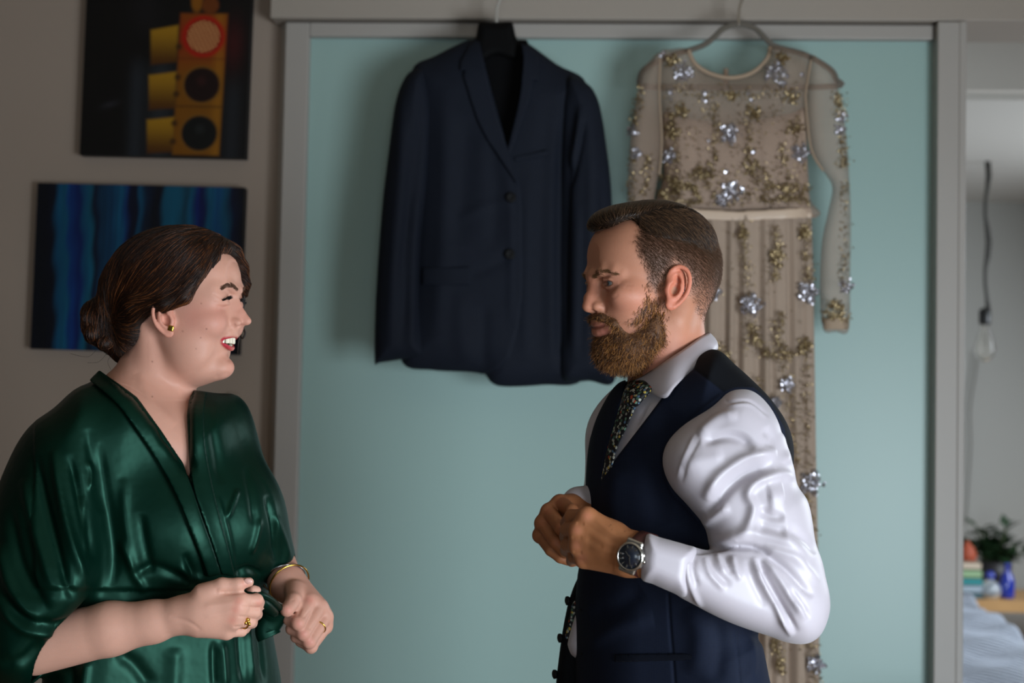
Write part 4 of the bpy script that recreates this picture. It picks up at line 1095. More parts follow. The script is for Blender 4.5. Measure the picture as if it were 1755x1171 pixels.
# eyebrows
for s in (1, -1):
    n = 330; a = rs.uniform(0, 1, n)
    L_ = spline([(.0965, .009, .0050), (.0955, .019, .0095), (.0895, .031, .0120), (.078, .043, .0080)], False, 10); idx = a*(len(L_)-1); i0 = idx.astype(int).clip(0, len(L_)-2); fr_ = (idx-i0)[:, None]
    p = L_[i0]*(1-fr_)+L_[i0+1]*fr_; p = p+np.stack([0*a, 0*a, rs.normal(0, .0011, n)*(1-.5*a)], 1); p[:, 1] *= s
    # drop the roots on the skin
    dd = np.array([np.argmin(((Lm-q)**2).sum(1)) for q in p]); p = Lm[dd]+rs.normal(0, .0005, (n, 3)); n_ = Nl[dd]
    fl2 = np.stack([-.35-.3*a, s*(.7+.2*a), .45-.8*a], 1)+rs.normal(0, .2, (n, 3)); fl2 -= (fl2*n_).sum(1, keepdims=True)*n_; fl2 /= np.linalg.norm(fl2, axis=1, keepdims=True)
    ln = rs.uniform(.004, .0065, n); K = 4; t = np.linspace(0, 1, K)[None, :, None]
    sp = p[:, None]+(fl2[:, None]+n_[:, None]*.25)*ln[:, None, None]*t
    Vs, Fs = strands(HM(sp.reshape(-1, 3)).reshape(sp.shape), np.linspace(.00024, .0001, K)[None]*np.ones((n, 1)))
    obj('eyebrow', Vs, Fs, mat('brown eyebrow', '#6b4c2e', .6), man)
#MANBODY#

# ------------------------------------------------------------------ the man's clothes, arms and hands
m_vest = mat('navy waistcoat wool', attr=True, rough=.8, spec=.12, var=(700, .3), weave=(150, .22))
m_shirt = mat('white cotton sateen', '#aaa3aa', .42, spec=.4, sheen=.15, sss=.0, bump=(700, .05, .0005))
vpoly = spline([(1080, 648), (1057, 659), (1038, 685), (1018, 727), (1008, 770), (1004, 820), (1003, 870), (1000, 930), (990, 985), (986, 1040), (986, 1110), (986, 1200), (990, 1290), (1160, 1300), (1330, 1290), (1326, 1200), (1318, 1160), (1308, 1110), (1300, 1085), (1330, 1000), (1352, 900), (1360, 800), (1359, 757), (1346, 720), (1320, 683), (1290, 652), (1260, 625), (1230, 600), (1190, 604), (1140, 624)], n=4)
WF = Field(vpoly)
wyc = lambda px, py: -(px-1150)*.0004
wp = (YM, wyc, .11, 110)
Wd = pillow_front(WF, *wp)
pw = pillow(WF, *wp, tb=.10)
v = Vol(pw[1], pw[2], .0024); v.add(pw)
Vcut = Field([(1072, 636), (1200, 596), (1190, 632), (1141, 674), (1100, 728), (1057, 784), (1031, 824), (1036, 790), (1050, 738), (1062, 694), (1074, 655)], pad=30)
sM = YM/FPX
def wcut(X, Y, Z):
    X, Y, Z = np.broadcast_arrays(X, Y, Z); px, py = grid_px(X, Y, Z)
    return np.maximum(Vcut(px, py)*sM, Y-(Wd(px, py)+.05))
q = P(np.array([1020., 1210]), np.array([590., 830]), np.full(2, YM))
v.sub(fn(wcut, (q[0][0], YM-.2, q[1][2]), (q[1][0], YM+.1, q[0][2])), .003)
V, F = v.mesh(2)
V = sculpt(V, F, [([(1145, 1015), (1148, 1070), (1153, 1130), (1158, 1200)], 2.6, -1.6, .03), ([(1262, 1080), (1265, 1130), (1270, 1200)], 2.6, -1.6, .03),
                  ([(1190, 633), (1215, 652), (1240, 672)], 2.5, -1.2, .02), ([(1150, 700), (1130, 760), (1120, 830), (1140, 900)], 22, -5), ([(1060, 800), (1050, 860), (1060, 930)], 20, 5), ([(1100, 1010), (1060, 1040), (1010, 1050)], 16, -4), ([(1120, 1060), (1060, 1075), (1000, 1110)], 14, 4), ([(1180, 1040), (1200, 1090), (1190, 1160)], 18, 4), ([(1225, 1060), (1235, 1110), (1225, 1170)], 14, -4), ([(1285, 1090), (1290, 1130), (1285, 1170)], 8, 4), ([(1136, 800), (1150, 840), (1178, 870), (1208, 905)], 4, 2.5, .05), ([(1240, 676), (1190, 716), (1145, 765), (1136, 800)], 4, 2.5, .05)])
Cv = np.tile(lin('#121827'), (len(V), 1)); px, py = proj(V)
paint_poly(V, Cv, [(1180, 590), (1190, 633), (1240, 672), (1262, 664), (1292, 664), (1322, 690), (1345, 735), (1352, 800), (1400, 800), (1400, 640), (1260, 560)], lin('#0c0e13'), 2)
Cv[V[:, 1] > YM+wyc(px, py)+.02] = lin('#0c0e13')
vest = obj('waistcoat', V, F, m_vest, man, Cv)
# front edge facing of the V and welt pocket
wpk = plate([(1053, 1121), (1190, 1120), (1190, 1132), (1053, 1136)], YM, lambda a, b: Wd(a, b)-.001, .0025)
Vp, Fp = solid([wpk], .0018); obj('welt_pocket', Vp, Fp, m_vest, vest, np.tile(lin('#0a0e18'), (len(Vp), 1)))
# far panel hanging open with its buttons, a sliver of shirt and the tie end
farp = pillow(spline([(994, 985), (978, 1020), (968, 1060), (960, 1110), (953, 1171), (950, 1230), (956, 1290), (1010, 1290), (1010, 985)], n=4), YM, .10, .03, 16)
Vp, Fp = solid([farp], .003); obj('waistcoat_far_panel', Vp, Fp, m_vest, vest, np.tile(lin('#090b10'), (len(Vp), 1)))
for q in ((973, 1030), (960, 1094), (951, 1156)):
    c = P(*q, YM+.09); a = -RIGHT*.9-FWD*.3
    Vp, Fp = lathe([(0, -.003), (.0055, -.003), (.0068, -.001), (.0068, .002), (.005, .003), (0, .002)], c, a, 18); obj('button', Vp, Fp, m_btn, vest)
for q in ((996, 1046), (997, 1121)):
    c = P(*q, float(Wd(np.array(float(q[0])), np.array(float(q[1])))) - .001); Vp, Fp = lathe([(0, 0), (.0018, 0), (.0018, .0015), (0, .002)], c, (-.4, -.9, 0), 8); obj('buttonhole_stitch', Vp, Fp, m_btn, vest)
# shirt body inside the waistcoat, far shoulder and sleeve
sv = Vol(pw[1], pw[2], .004)
def inner(X, Y, Z): return pw[0](X, Y, Z)+.008
sv.add(fn(inner, pw[1], pw[2]))
V1, F1 = sv.mesh(2)
V1 = sculpt(V1, F1, [([(1120, 690), (1095, 730), (1065, 780)], 3, 1.5), ([(1108, 700), (1084, 745)], 4, -2)])
shirt = obj('shirt', V1, F1, m_shirt, man)
fsl = pillow(spline([(1062, 664), (1036, 680), (1013, 712), (1003, 745), (1003, 790), (1001, 830), (994, 846), (984, 858), (980, 870), (990, 882), (1020, 880), (1045, 800), (1066, 720)], n=4), YM, .085, .05, 24)
Vp, Fp = solid([fsl], .003); Vp = sculpt(Vp, Fp, [([(1010, 740), (1006, 790), (1000, 840)], 3, -3), ([(990, 850), (1004, 846)], 2, -2)])
obj('far_sleeve', Vp, Fp, m_shirt, shirt)
Vp, Fp = solid([chain(M(YM, [(1022, 868, .05), (1004, 866, .036), (992, 864, .028)]), [.030, .0275, .0255], .004)], .0025); obj('far_cuff', Vp, Fp, m_shirt, shirt)
Vp, Fp = solid([pillow([(990, 1040), (976, 1088), (972, 1105), (978, 1122), (996, 1135), (1010, 1100), (1010, 1040)], YM, .062, .02, 10)], .003); obj('shirt_tail', Vp, Fp, m_shirt, shirt)
# near sleeve
supper = spline([(1240, 672), (1262, 665), (1290, 670), (1316, 692), (1338, 727), (1351, 770), (1361, 802), (1367, 832), (1384, 858), (1392, 890), (1398, 930), (1410, 965), (1418, 1010), (1416, 1050), (1400, 1088), (1372, 1098), (1330, 1080), (1290, 1000), (1225, 960), (1208, 905), (1180, 868), (1150, 834), (1136, 797), (1142, 762), (1172, 727), (1214, 694)], n=4)
sfore = spline([(1160, 933), (1215, 944), (1280, 944), (1340, 958), (1400, 1000), (1417, 1030), (1415, 1060), (1400, 1089), (1370, 1101), (1320, 1091), (1250, 1067), (1190, 1037), (1152, 1012), (1148, 970)], n=4)
uyc = lambda px, py: -.098-np.clip((py-660)/400, 0, 1)*.045
fyc = lambda px, py: -.150-np.clip((1390-px)/290, 0, 1)*.045
a_, b_ = pillow(supper, YM, uyc, .072, 62, tb=.09), pillow(sfore, YM, fyc, .05, 46, tb=.05)
lo = np.minimum(a_[1], b_[1]); hi = np.maximum(a_[2], b_[2])
v = Vol(lo, hi, .0024); v.add(a_); v.add(b_, .018)
V2, F2 = v.mesh(2)
folds = [([(1209, 858), (1228, 822), (1258, 797), (1289, 782), (1332, 776)], 9, 8), ([(1213, 882), (1232, 858), (1252, 834), (1283, 811), (1326, 799)], 9, -9), ([(1205, 905), (1228, 880), (1250, 868)], 9, 5),
         ([(1268, 924), (1284, 897), (1291, 870), (1282, 847), (1298, 826), (1335, 813), (1364, 820)], 8, 7), ([(1298, 902), (1326, 909), (1348, 914)], 10, -7), ([(1316, 852), (1344, 848)], 20, 6), ([(1304, 870), (1318, 884), (1345, 886)], 8, -5),
         ([(1197, 748), (1218, 728), (1240, 714), (1264, 712)], 9, 6), ([(1203, 757), (1243, 748), (1270, 753), (1292, 770)], 9, -8), ([(1170, 800), (1200, 790), (1240, 782)], 12, 3), ([(1345, 740), (1354, 770), (1346, 796)], 9, 5), ([(1310, 735), (1322, 750), (1318, 768)], 8, -4),
         ([(1230, 934), (1290, 914), (1345, 926), (1388, 966)], 12, 7), ([(1350, 905), (1385, 930), (1400, 950)], 8, -4),
         ([(1188, 946), (1235, 938), (1285, 938), (1320, 950)], 5, -11), ([(1160, 822), (1170, 790), (1192, 742)], 3, 1.8), ([(1168, 828), (1180, 790), (1201, 748)], 2.5, -1.5), ([(1242, 680), (1250, 690), (1285, 688), (1318, 714)], 2.6, -2.2), ([(1246, 696), (1285, 694), (1312, 716)], 3, 1.5),
         ([(1182, 948), (1177, 975), (1184, 1005), (1202, 1042)], 4, 4), ([(1192, 950), (1188, 978), (1196, 1008)], 4, -3.5), ([(1206, 956), (1216, 984), (1242, 1012)], 4, 4), ([(1216, 955), (1228, 980), (1252, 1004)], 4, -3), ([(1229, 948), (1233, 966), (1242, 982)], 4, 3.5), ([(1255, 952), (1260, 976), (1270, 995)], 4, 3.5), ([(1243, 950), (1248, 970), (1256, 985)], 4, -3),
         ([(1290, 955), (1302, 990), (1330, 1040), (1358, 1092)], 5, 7), ([(1280, 960), (1290, 995), (1312, 1040)], 6, -3), ([(1300, 958), (1318, 1000), (1346, 1050), (1366, 1086)], 5, -7), ([(1310, 958), (1340, 1000), (1382, 1062)], 6, 6), ([(1304, 946), (1350, 978), (1394, 1024)], 6, -7), ([(1308, 938), (1362, 958), (1402, 1000)], 7, 5), ([(1352, 1010), (1376, 1040), (1388, 1062)], 4, -4)]
V2 = sculpt(V2, F2, folds); V2 = relax(V2, F2, 1)
obj('near_sleeve', V2, F2, m_shirt, shirt)
# cuff around the wrist
cfp = pillow(spline([(1107, 916), (1130, 921), (1180, 935), (1194, 943), (1190, 990), (1178, 1024), (1150, 1015), (1118, 1001), (1098, 992), (1094, 955)], n=3), YM, lambda a, b: -.196, .042, 30)
vc = Vol(cfp[1], cfp[2], .002); vc.add(cfp)
wr = M(YM, [(1086, 950, -.192), (1150, 968, -.192)])
vc.sub(cone(wr[0]-(wr[1]-wr[0])*1.0, wr[0]+(wr[1]-wr[0])*.35, .0272, .0265), .002)
V3, F3 = vc.mesh(2)
obj('cuff', V3, F3, m_shirt, shirt)
# collar
def collar(top, bot, name, mt, parent, bow=.004, th=.0022):
    T_ = spline(M(YM, top), False, 6); B_ = spline(M(YM, bot), False, 6); n = 9
    t = np.linspace(0, 1, n)[None, :, None]; c = (T_.mean(0)+B_.mean(0))/2
    G = T_[:, None]*(1-t)+B_[:, None]*t; o_ = G-c; o_[..., 2] = 0; o_ /= np.linalg.norm(o_, axis=2, keepdims=True)
    G = G+o_*bow*np.sin(t*math.pi)
    o = obj(name, G.reshape(-1, 3), grid_faces(len(T_), n), mt, parent); s = o.modifiers.new('thick', 'SOLIDIFY'); s.thickness = th; s.offset = 0
    return o
wd1 = lambda x, y: float(Wd(np.array(float(x)), np.array(float(y))))-YM
top = [(1097, 649, -.022), (1122, 633, -.048), (1150, 614, -.057), (1177, 596, -.049), (1200, 579, -.022), (1215, 571, .02), (1204, 574, .05), (1165, 592, .074), (1120, 618, .066), (1088, 642, .035)]
bot = [(1094, 655, -.030), (1135, 683, wd1(1135, 683)-.006), (1156, 664, wd1(1156, 664)-.008), (1177, 643, -.082), (1200, 622, -.064), (1220, 604, -.032), (1229, 598, .02), (1215, 600, .06), (1165, 622, .09), (1110, 646, .082), (1078, 655, .045)]
tp = spline(np.array(top), False, 6); bt = spline(np.array(bot), False, 6)
k_ = 55; rsm = lambda a: np.stack([np.interp(np.linspace(0, 1, k_), np.linspace(0, 1, len(a)), a[:, i]) for i in range(3)], 1)
T_, B_ = M(YM, rsm(tp)), M(YM, rsm(bt)); t = np.linspace(0, 1, 9)[None, :, None]
G = T_[:, None]*(1-t)+B_[:, None]*t; o_ = G-(T_.mean(0)+B_.mean(0))/2; o_[..., 2] = 0; o_ /= np.linalg.norm(o_, axis=2, keepdims=True); G = G+o_*.005*np.sin(t*math.pi)
co = obj('collar', G.reshape(-1, 3), grid_faces(k_, 9), m_shirt, shirt); s = co.modifiers.new('thick', 'SOLIDIFY'); s.thickness = .0028; s.offset = 0
Vp, Fp = solid([cone(HM((-.032, 0, -.125)), HM((-.036, 0, -.17)), .0595, .066)], .003); obj('collar_band', Vp, Fp, m_shirt, shirt)
# tie
m_tie = mat('floral tie', '#0b0d13', .6, spec=.3)
nt = m_tie.node_tree; tc = nt.nodes.new('ShaderNodeTexCoord'); vo = nt.nodes.new('ShaderNodeTexVoronoi'); vo.inputs['Scale'].default_value = 230; vo.inputs['Randomness'].default_value = 1
nt.links.new(tc.outputs['Object'], vo.inputs['Vector'])
cr = nt.nodes.new('ShaderNodeValToRGB'); cr.color_ramp.interpolation = 'CONSTANT'
els = cr.color_ramp.elements
els[0].position = 0; els[0].color = (*lin('#0b0d13'), 1); els[1].position = .18; els[1].color = (*lin('#9a9a90'), 1)
for pz, cc in ((.46, '#3a5a48'), (.60, '#0b0d13'), (.70, '#8c3a22'), (.77, '#4c6a86'), (.85, '#b09a4a'), (.92, '#5a7a68')):
    e = els.new(pz); e.color = (*lin(cc), 1)
sep = nt.nodes.new('ShaderNodeSeparateColor'); nt.links.new(vo.outputs['Color'], sep.inputs[0]); nt.links.new(sep.outputs[0], cr.inputs[0])
ms = nt.nodes.new('ShaderNodeMath'); ms.operation = 'LESS_THAN'; ms.inputs[1].default_value = .52; nt.links.new(vo.outputs['Distance'], ms.inputs[0])
mx = nt.nodes.new('ShaderNodeMix'); mx.data_type = 'RGBA'; mx.inputs[6].default_value = (*lin('#0b0d13'), 1); nt.links.new(ms.outputs[0], mx.inputs[0]); nt.links.new(cr.outputs[0], mx.inputs[7]); nt.links.new(mx.outputs[2], nt.nodes['Principled BSDF'].inputs['Base Color'])
bl = plate(spline([(1066, 688), (1092, 690), (1082, 715), (1072, 738), (1058, 768), (1050, 800), (1036, 835), (1028, 835), (1034, 800), (1040, 770), (1052, 728)], n=3), YM, lambda a, b: Wd(a, b)+.001, .004, .003)
Vp, Fp = solid([bl], .002); tie = obj('tie', Vp, Fp, m_tie, man)
kn = pillow(spline([(1078, 654), (1092, 650), (1106, 651), (1118, 667), (1104, 684), (1092, 697), (1078, 698), (1066, 690), (1068, 672)], n=3), YM, lambda a, b: Wd(a, b)-YM-.006, .017, 14)
Vp, Fp = solid([kn], .002); obj('tie_knot', Vp, Fp, m_tie, tie)
te = pillow([(988, 1024), (980, 1036), (968, 1092), (974, 1104), (982, 1080), (990, 1050)], YM, .075, .006, 5)
Vp, Fp = solid([te], .002); obj('tie_tail', Vp, Fp, m_tie, tie)
# trousers and shoes (below the frame)
m_trs = mat('navy trousers', '#222838', .8, var=(80, .1))
hip = P(1160, 1290, YM+.0)
z0 = hip[2]
vt = Vol((hip[0]-.24, YM-.22, 0.03), (hip[0]+.24, YM+.24, z0+.14), .008)
vt.add(ell((hip[0], YM+.0, z0-.02), (.135, .10, .10)))
for s in (1, -1):
    hx, hy = hip[0]+s*.075, YM-s*.05
    vt.add(chain([(hx, hy, z0-.03), (hx+.01*s, hy-.01, .52), (hx+.015*s, hy+.01, .06)], [.098, .072, .060], .02), .03)
Vp, Fp = vt.mesh(2); obj('trousers', Vp, Fp, m_trs, man)
for s in (1, -1):
    hx, hy = hip[0]+s*.09, YM-s*.05
    vs = Vol((hx-.24, hy-.1, 0), (hx+.1, hy+.1, .14), .005); vs.add(ell((hx-.06, hy, .045), (.15, .048, .045))); vs.add(cone((hx, hy, .05), (hx, hy, .1), .045, .045), .02)
    vs.D = np.maximum(vs.D, -(vs.ax[2][None, None, :]-.004)); Vp, Fp = vs.mesh(1); obj('shoe', Vp, Fp, mat('black leather', '#0c0b0b', .3), man)

# ---- hands
def finger(v, pts, rad, k=.004, merge=.006): v.add(chain(pts, rad, .003), merge)
def hand_vol(pts, h=.0015, pad=.03):
    a = np.array(pts); return Vol(a.min(0)-pad, a.max(0)+pad, h)
skinM = lin('#95613f')
nh = lambda *a: M(YM, a)
wrist = nh((1094, 951, -.192))[0]; fore = nh((1170, 975, -.195))[0]
kn_ = nh((1006, 886, -.172), (991, 910, -.172), (991, 936, -.166), (1000, 959, -.156))
fing = [nh((980, 886, -.140), (971, 897, -.108), (980, 910, -.085)), nh((973, 908, -.138), (970, 920, -.105), (982, 930, -.082)), nh((973, 934, -.134), (971, 944, -.104), (984, 948, -.085)), nh((984, 956, -.126), (980, 962, -.102), (990, 962, -.088))]
v = hand_vol(list(kn_)+[wrist, fore]+[q for f_ in fing for q in f_], .0015)
v.add(cone(wrist, fore, .0250, .0255))
car = nh((1072, 932, -.190), (1070, 944, -.192), (1070, 956, -.190), (1072, 966, -.184))
for a, b, r in zip(car, kn_, (.0135, .0135, .0130, .0120)): v.add(cone(a, b, .0165, r), .014)
v.add(cone(wrist, nh((1050, 932, -.182))[0], .024, .020), .015)
v.add(cone(nh((1056, 916, -.172))[0], nh((1016, 894, -.150))[0], .015, .013), .012)
for k0, f_, r in zip(kn_, fing, ((.0108, .0100, .0088, .0075), (.0108, .0100, .0090, .0078), (.0103, .0096, .0086, .0074), (.0095, .0086, .0076, .0066))):
    v.add(chain([k0]+list(f_), list(r), .002), .0018)
for k0, r in zip(kn_, (.0118, .0115, .0108, .0098)): v.add(sph(k0+np.array([.0, -.003, .0]), r), .006)
v.add(chain(nh((1050, 914, -.165), (1012, 892, -.128), (985, 893, -.092)), [.014, .011, .009], .003), .008)
Vh, Fh = v.mesh(2)
Vh = sculpt(Vh, Fh, [([(1020, 893), (1050, 915), (1075, 935)], 4, .9), ([(1010, 915), (1040, 930), (1070, 942)], 4, .8), ([(1010, 938), (1040, 945), (1068, 950)], 4, .7), ([(988, 897), (1002, 899)], 3, -.8), ([(980, 922), (998, 922)], 3, -.8), ([(982, 947), (998, 948)], 3, -.8), ([(1002, 898), (1030, 915), (1055, 930)], 5, -.8), ([(1004, 924), (1035, 938)], 5, -.8)])
Ch = np.tile(skinM, (len(Vh), 1))
for q in ((1006, 884), (988, 908), (988, 935), (997, 957)): paint(Vh, Ch, [q], 9, lin('#ad6b55'), .5)
for q in ((1047, 900), (1048, 908), (1044, 902), (1071, 911)): paint(Vh, Ch, [q], 1.0, lin('#4a2a1c'), .8)
man_parts.append((Vh, Fh, Ch))
# far hand
fw = nh((1004, 872, .035))[0]
kn2 = nh((960, 862, -.010), (941, 877, -.018), (930, 897, -.016), (926, 918, -.008))
fing2 = [nh((980, 876, -.050), (992, 900, -.058), (996, 915, -.05)), nh((962, 905, -.058), (976, 924, -.062), (986, 934, -.056)), nh((953, 930, -.050), (968, 946, -.054), (980, 952, -.05)), nh((944, 943, -.036), (960, 956, -.042), (974, 962, -.040))]
v = hand_vol(list(kn2)+[fw]+[q for f_ in fing2 for q in f_], .0015)
for a, r in zip(kn2, (.012, .012, .0115, .0105)): v.add(cone(fw, a, .022, r), .012)
for k0, f_, r in zip(kn2, fing2, ((.0108, .0098, .0088, .0078), (.0110, .0100, .0090, .0078), (.0104, .0096, .0086, .0074), (.0094, .0086, .0078, .0068))):
    v.add(chain([k0]+list(f_), list(r), .002), .0022)
for k0 in kn2: v.add(sph(k0, .0112), .004)
v.add(chain(nh((990, 872, .02), (985, 885, -.03), (992, 905, -.05)), [.014, .011, .009], .003), .006)
Vh, Fh = v.mesh(2)
Vh = sculpt(Vh, Fh, [([(953, 893), (957, 888)], 3, -.8), ([(946, 918), (951, 912)], 3, -.8)])
Ch = np.tile(lin('#8f5b3b'), (len(Vh), 1))
for q in ((959, 860), (939, 876), (928, 896), (962, 905), (953, 930)): paint(Vh, Ch, [q], 8, lin('#a8674c'), .5)
man_parts.append((Vh, Fh, Ch))
# arms and trunk inside the clothes
v = Vol((hip[0]-.30, YM-.30, .85), (hip[0]+.40, YM+.25, float(HM.o[2])-.1), .008)
sh1, el1 = M(YM, [(1265, 745, -.07), (1365, 1030, -.125)]); sh2, el2 = M(YM, [(1060, 745, .09), (1090, 985, .12)])
v.add(ell(M(YM, [(1165, 800, .0)])[0], (.105, .075, .17))); v.add(ell(M(YM, [(1160, 1080, .0)])[0], (.10, .075, .22)), .05)
v.add(chain([sh1, el1, fore], [.038, .026, .020], .01), .02); v.add(chain([sh2, el2, fw], [.04, .03, .02], .01), .03); v.add(cone(HM((-.035, 0, -.17)), M(YM, [(1160, 720, 0)])[0], .05, .06), .03)
Vp, Fp = v.mesh(1); man_parts.append((Vp, Fp, np.tile(skinM, (len(Vp), 1))))
# ---- wristwatch
wc = nh((1081, 954, -.224))[0]; wn_ = -FWD*.86-RIGHT*.48+UP*.05; wn_ /= np.linalg.norm(wn_)
fa_ = fore-wrist; fa_ /= np.linalg.norm(fa_); up_ = np.cross(fa_, wn_); up_ /= np.linalg.norm(up_)
if up_[2] < 0: up_ = -up_
rt_ = np.cross(up_, wn_); rt_ /= np.linalg.norm(rt_)
m_steel = mat('polished steel', '#b8b4ae', .22, metal=.95); m_dial = mat('dark blue dial', '#141a26', .35, spec=.5, coat=.5); m_strap = mat('oxblood leather strap', '#3a1512', .5)
wa = obj('wristwatch', *lathe([(0, -.004), (.0172, -.004), (.0188, -.001), (.0188, .0025), (.0172, .0042), (.0160, .0044), (.0160, .0030), (0, .0030)], wc, wn_, 40), m_steel, man)
Rw = np.stack([rt_, wn_, up_], 1)
def wloc(x, y, z): return wc+rt_*x+up_*y+wn_*z
v = Vol(wc-.04, wc+.04, .0012)
v.add(rbox(wloc(0, 0, -.001), (.0120, .0032, .0225), Rw, .003)); v.add(rbox(wloc(0, 0, -.001), (.0185, .003, .010), Rw, .003), .008)
v.sub(cone(wloc(0, 0, .0), wloc(0, 0, .02), .0150, .0150))
Vp, Fp = v.mesh(1); obj('case_lugs', Vp, Fp, m_steel, wa)
Vp, Fp = lathe([(0, .0034), (.0159, .0034), (.0159, .003)], wc, wn_, 40); obj('dial', Vp, Fp, m_dial, wa)
for i in range(12):
    a = i*math.pi/6; d0, d1 = (.0110, .0148); w_ = .0007 if i % 3 else .001
    if i == 10: continue
    r0 = np.array([math.sin(a), math.cos(a)]); t0 = np.array([math.cos(a), -math.sin(a)])
    qd = [r0*d0+t0*w_, r0*d0-t0*w_, r0*d1-t0*w_, r0*d1+t0*w_]
    obj('hour_mark', [wloc(q[0], q[1], z) for z in (.0034, .004) for q in qd], BOXF, m_steel, wa, smooth=False)
for a, l_, w_ in ((-1.0, .0085, .0007), (2.75, .012, .0006)):
    r0 = np.array([math.sin(a), math.cos(a)]); t0 = np.array([math.cos(a), -math.sin(a)])
    qd = [-r0*.002+t0*w_, -r0*.002-t0*w_, r0*l_-t0*w_*.5, r0*l_+t0*w_*.5]
    obj('watch_hand', [wloc(q[0], q[1], z) for z in (.0040, .0044) for q in qd], BOXF, m_steel, wa, smooth=False)
cn = tube([wloc(.0185, 0, .0005), wloc(.0215, 0, .0005)], .0025, 12); obj('crown', *cn, m_steel, wa)
th = np.linspace(0, 2*math.pi, 49)[:-1]; cw = wrist+(wc-wrist-((wc-wrist)@wn_)*wn_)
rad_n = (wc-cw)@wn_-.001; G = []
for j, (sx, ro) in enumerate(((-.0095, .0), (-.0088, .002), (.0088, .002), (.0095, .0), (.0088, -.0012), (-.0088, -.0012))):
    G.append(cw+fa_*sx+np.cos(th)[:, None]*wn_*(rad_n+ro-.001)+np.sin(th)[:, None]*up_*(.0278+ro))
G = np.stack(G, 1); G = np.concatenate([G, G[:, :1]], 1)
obj('strap', G.reshape(-1, 3), grid_faces(48, 7, True), m_strap, wa)

# ================================================================== THE WOMAN
YG = 2.10
HG = head_frame(305, 514, YG, 1, 9)
wom = root('person', (float(HG.o[0])-.02, YG, 0.0), 'laughing person in a dark green satin robe with hair in a bun', 'person')
G_ = lambda *a: M(YG, a)
# ---- robe outline is needed for the chest too
rpoly = spline([(185, 637), (152, 661), (124, 694), (104, 745), (96, 850), (100, 950), (96, 1060), (72, 1171), (60, 1290), (300, 1300), (492, 1290), (486, 1200), (479, 1150), (470, 1100), (462, 1050), (458, 1010), (463, 985), (472, 950), (472, 900), (458, 850), (444, 800), (433, 755), (424, 718), (410, 694), (385, 678), (350, 671), (328, 668), (290, 655), (230, 636)], n=4)
RF = Field(rpoly)
ryc = lambda px, py: (px-250)*.0004
rp = (YG, ryc, .12, 110); Rd = pillow_front(RF, *rp); pr_ = pillow(RF, *rp, tb=.11)
busts = [ell(G_((300, 905, -.052))[0], (.078, .078, .080)), ell(G_((412, 890, .008))[0], (.060, .070, .075))]
def to_local(fr, pr, lo, hi):
    def f(X, Y, Z):
        x, y, z = np.broadcast_arrays(X, Y, Z); B = fr.B
        return pr[0](*(fr.o[i]+B[i, 0]*x+B[i, 1]*y+B[i, 2]*z for i in range(3)))
    return fn(f, lo, hi)
arch = lambda y, a, k: a-k*y*y
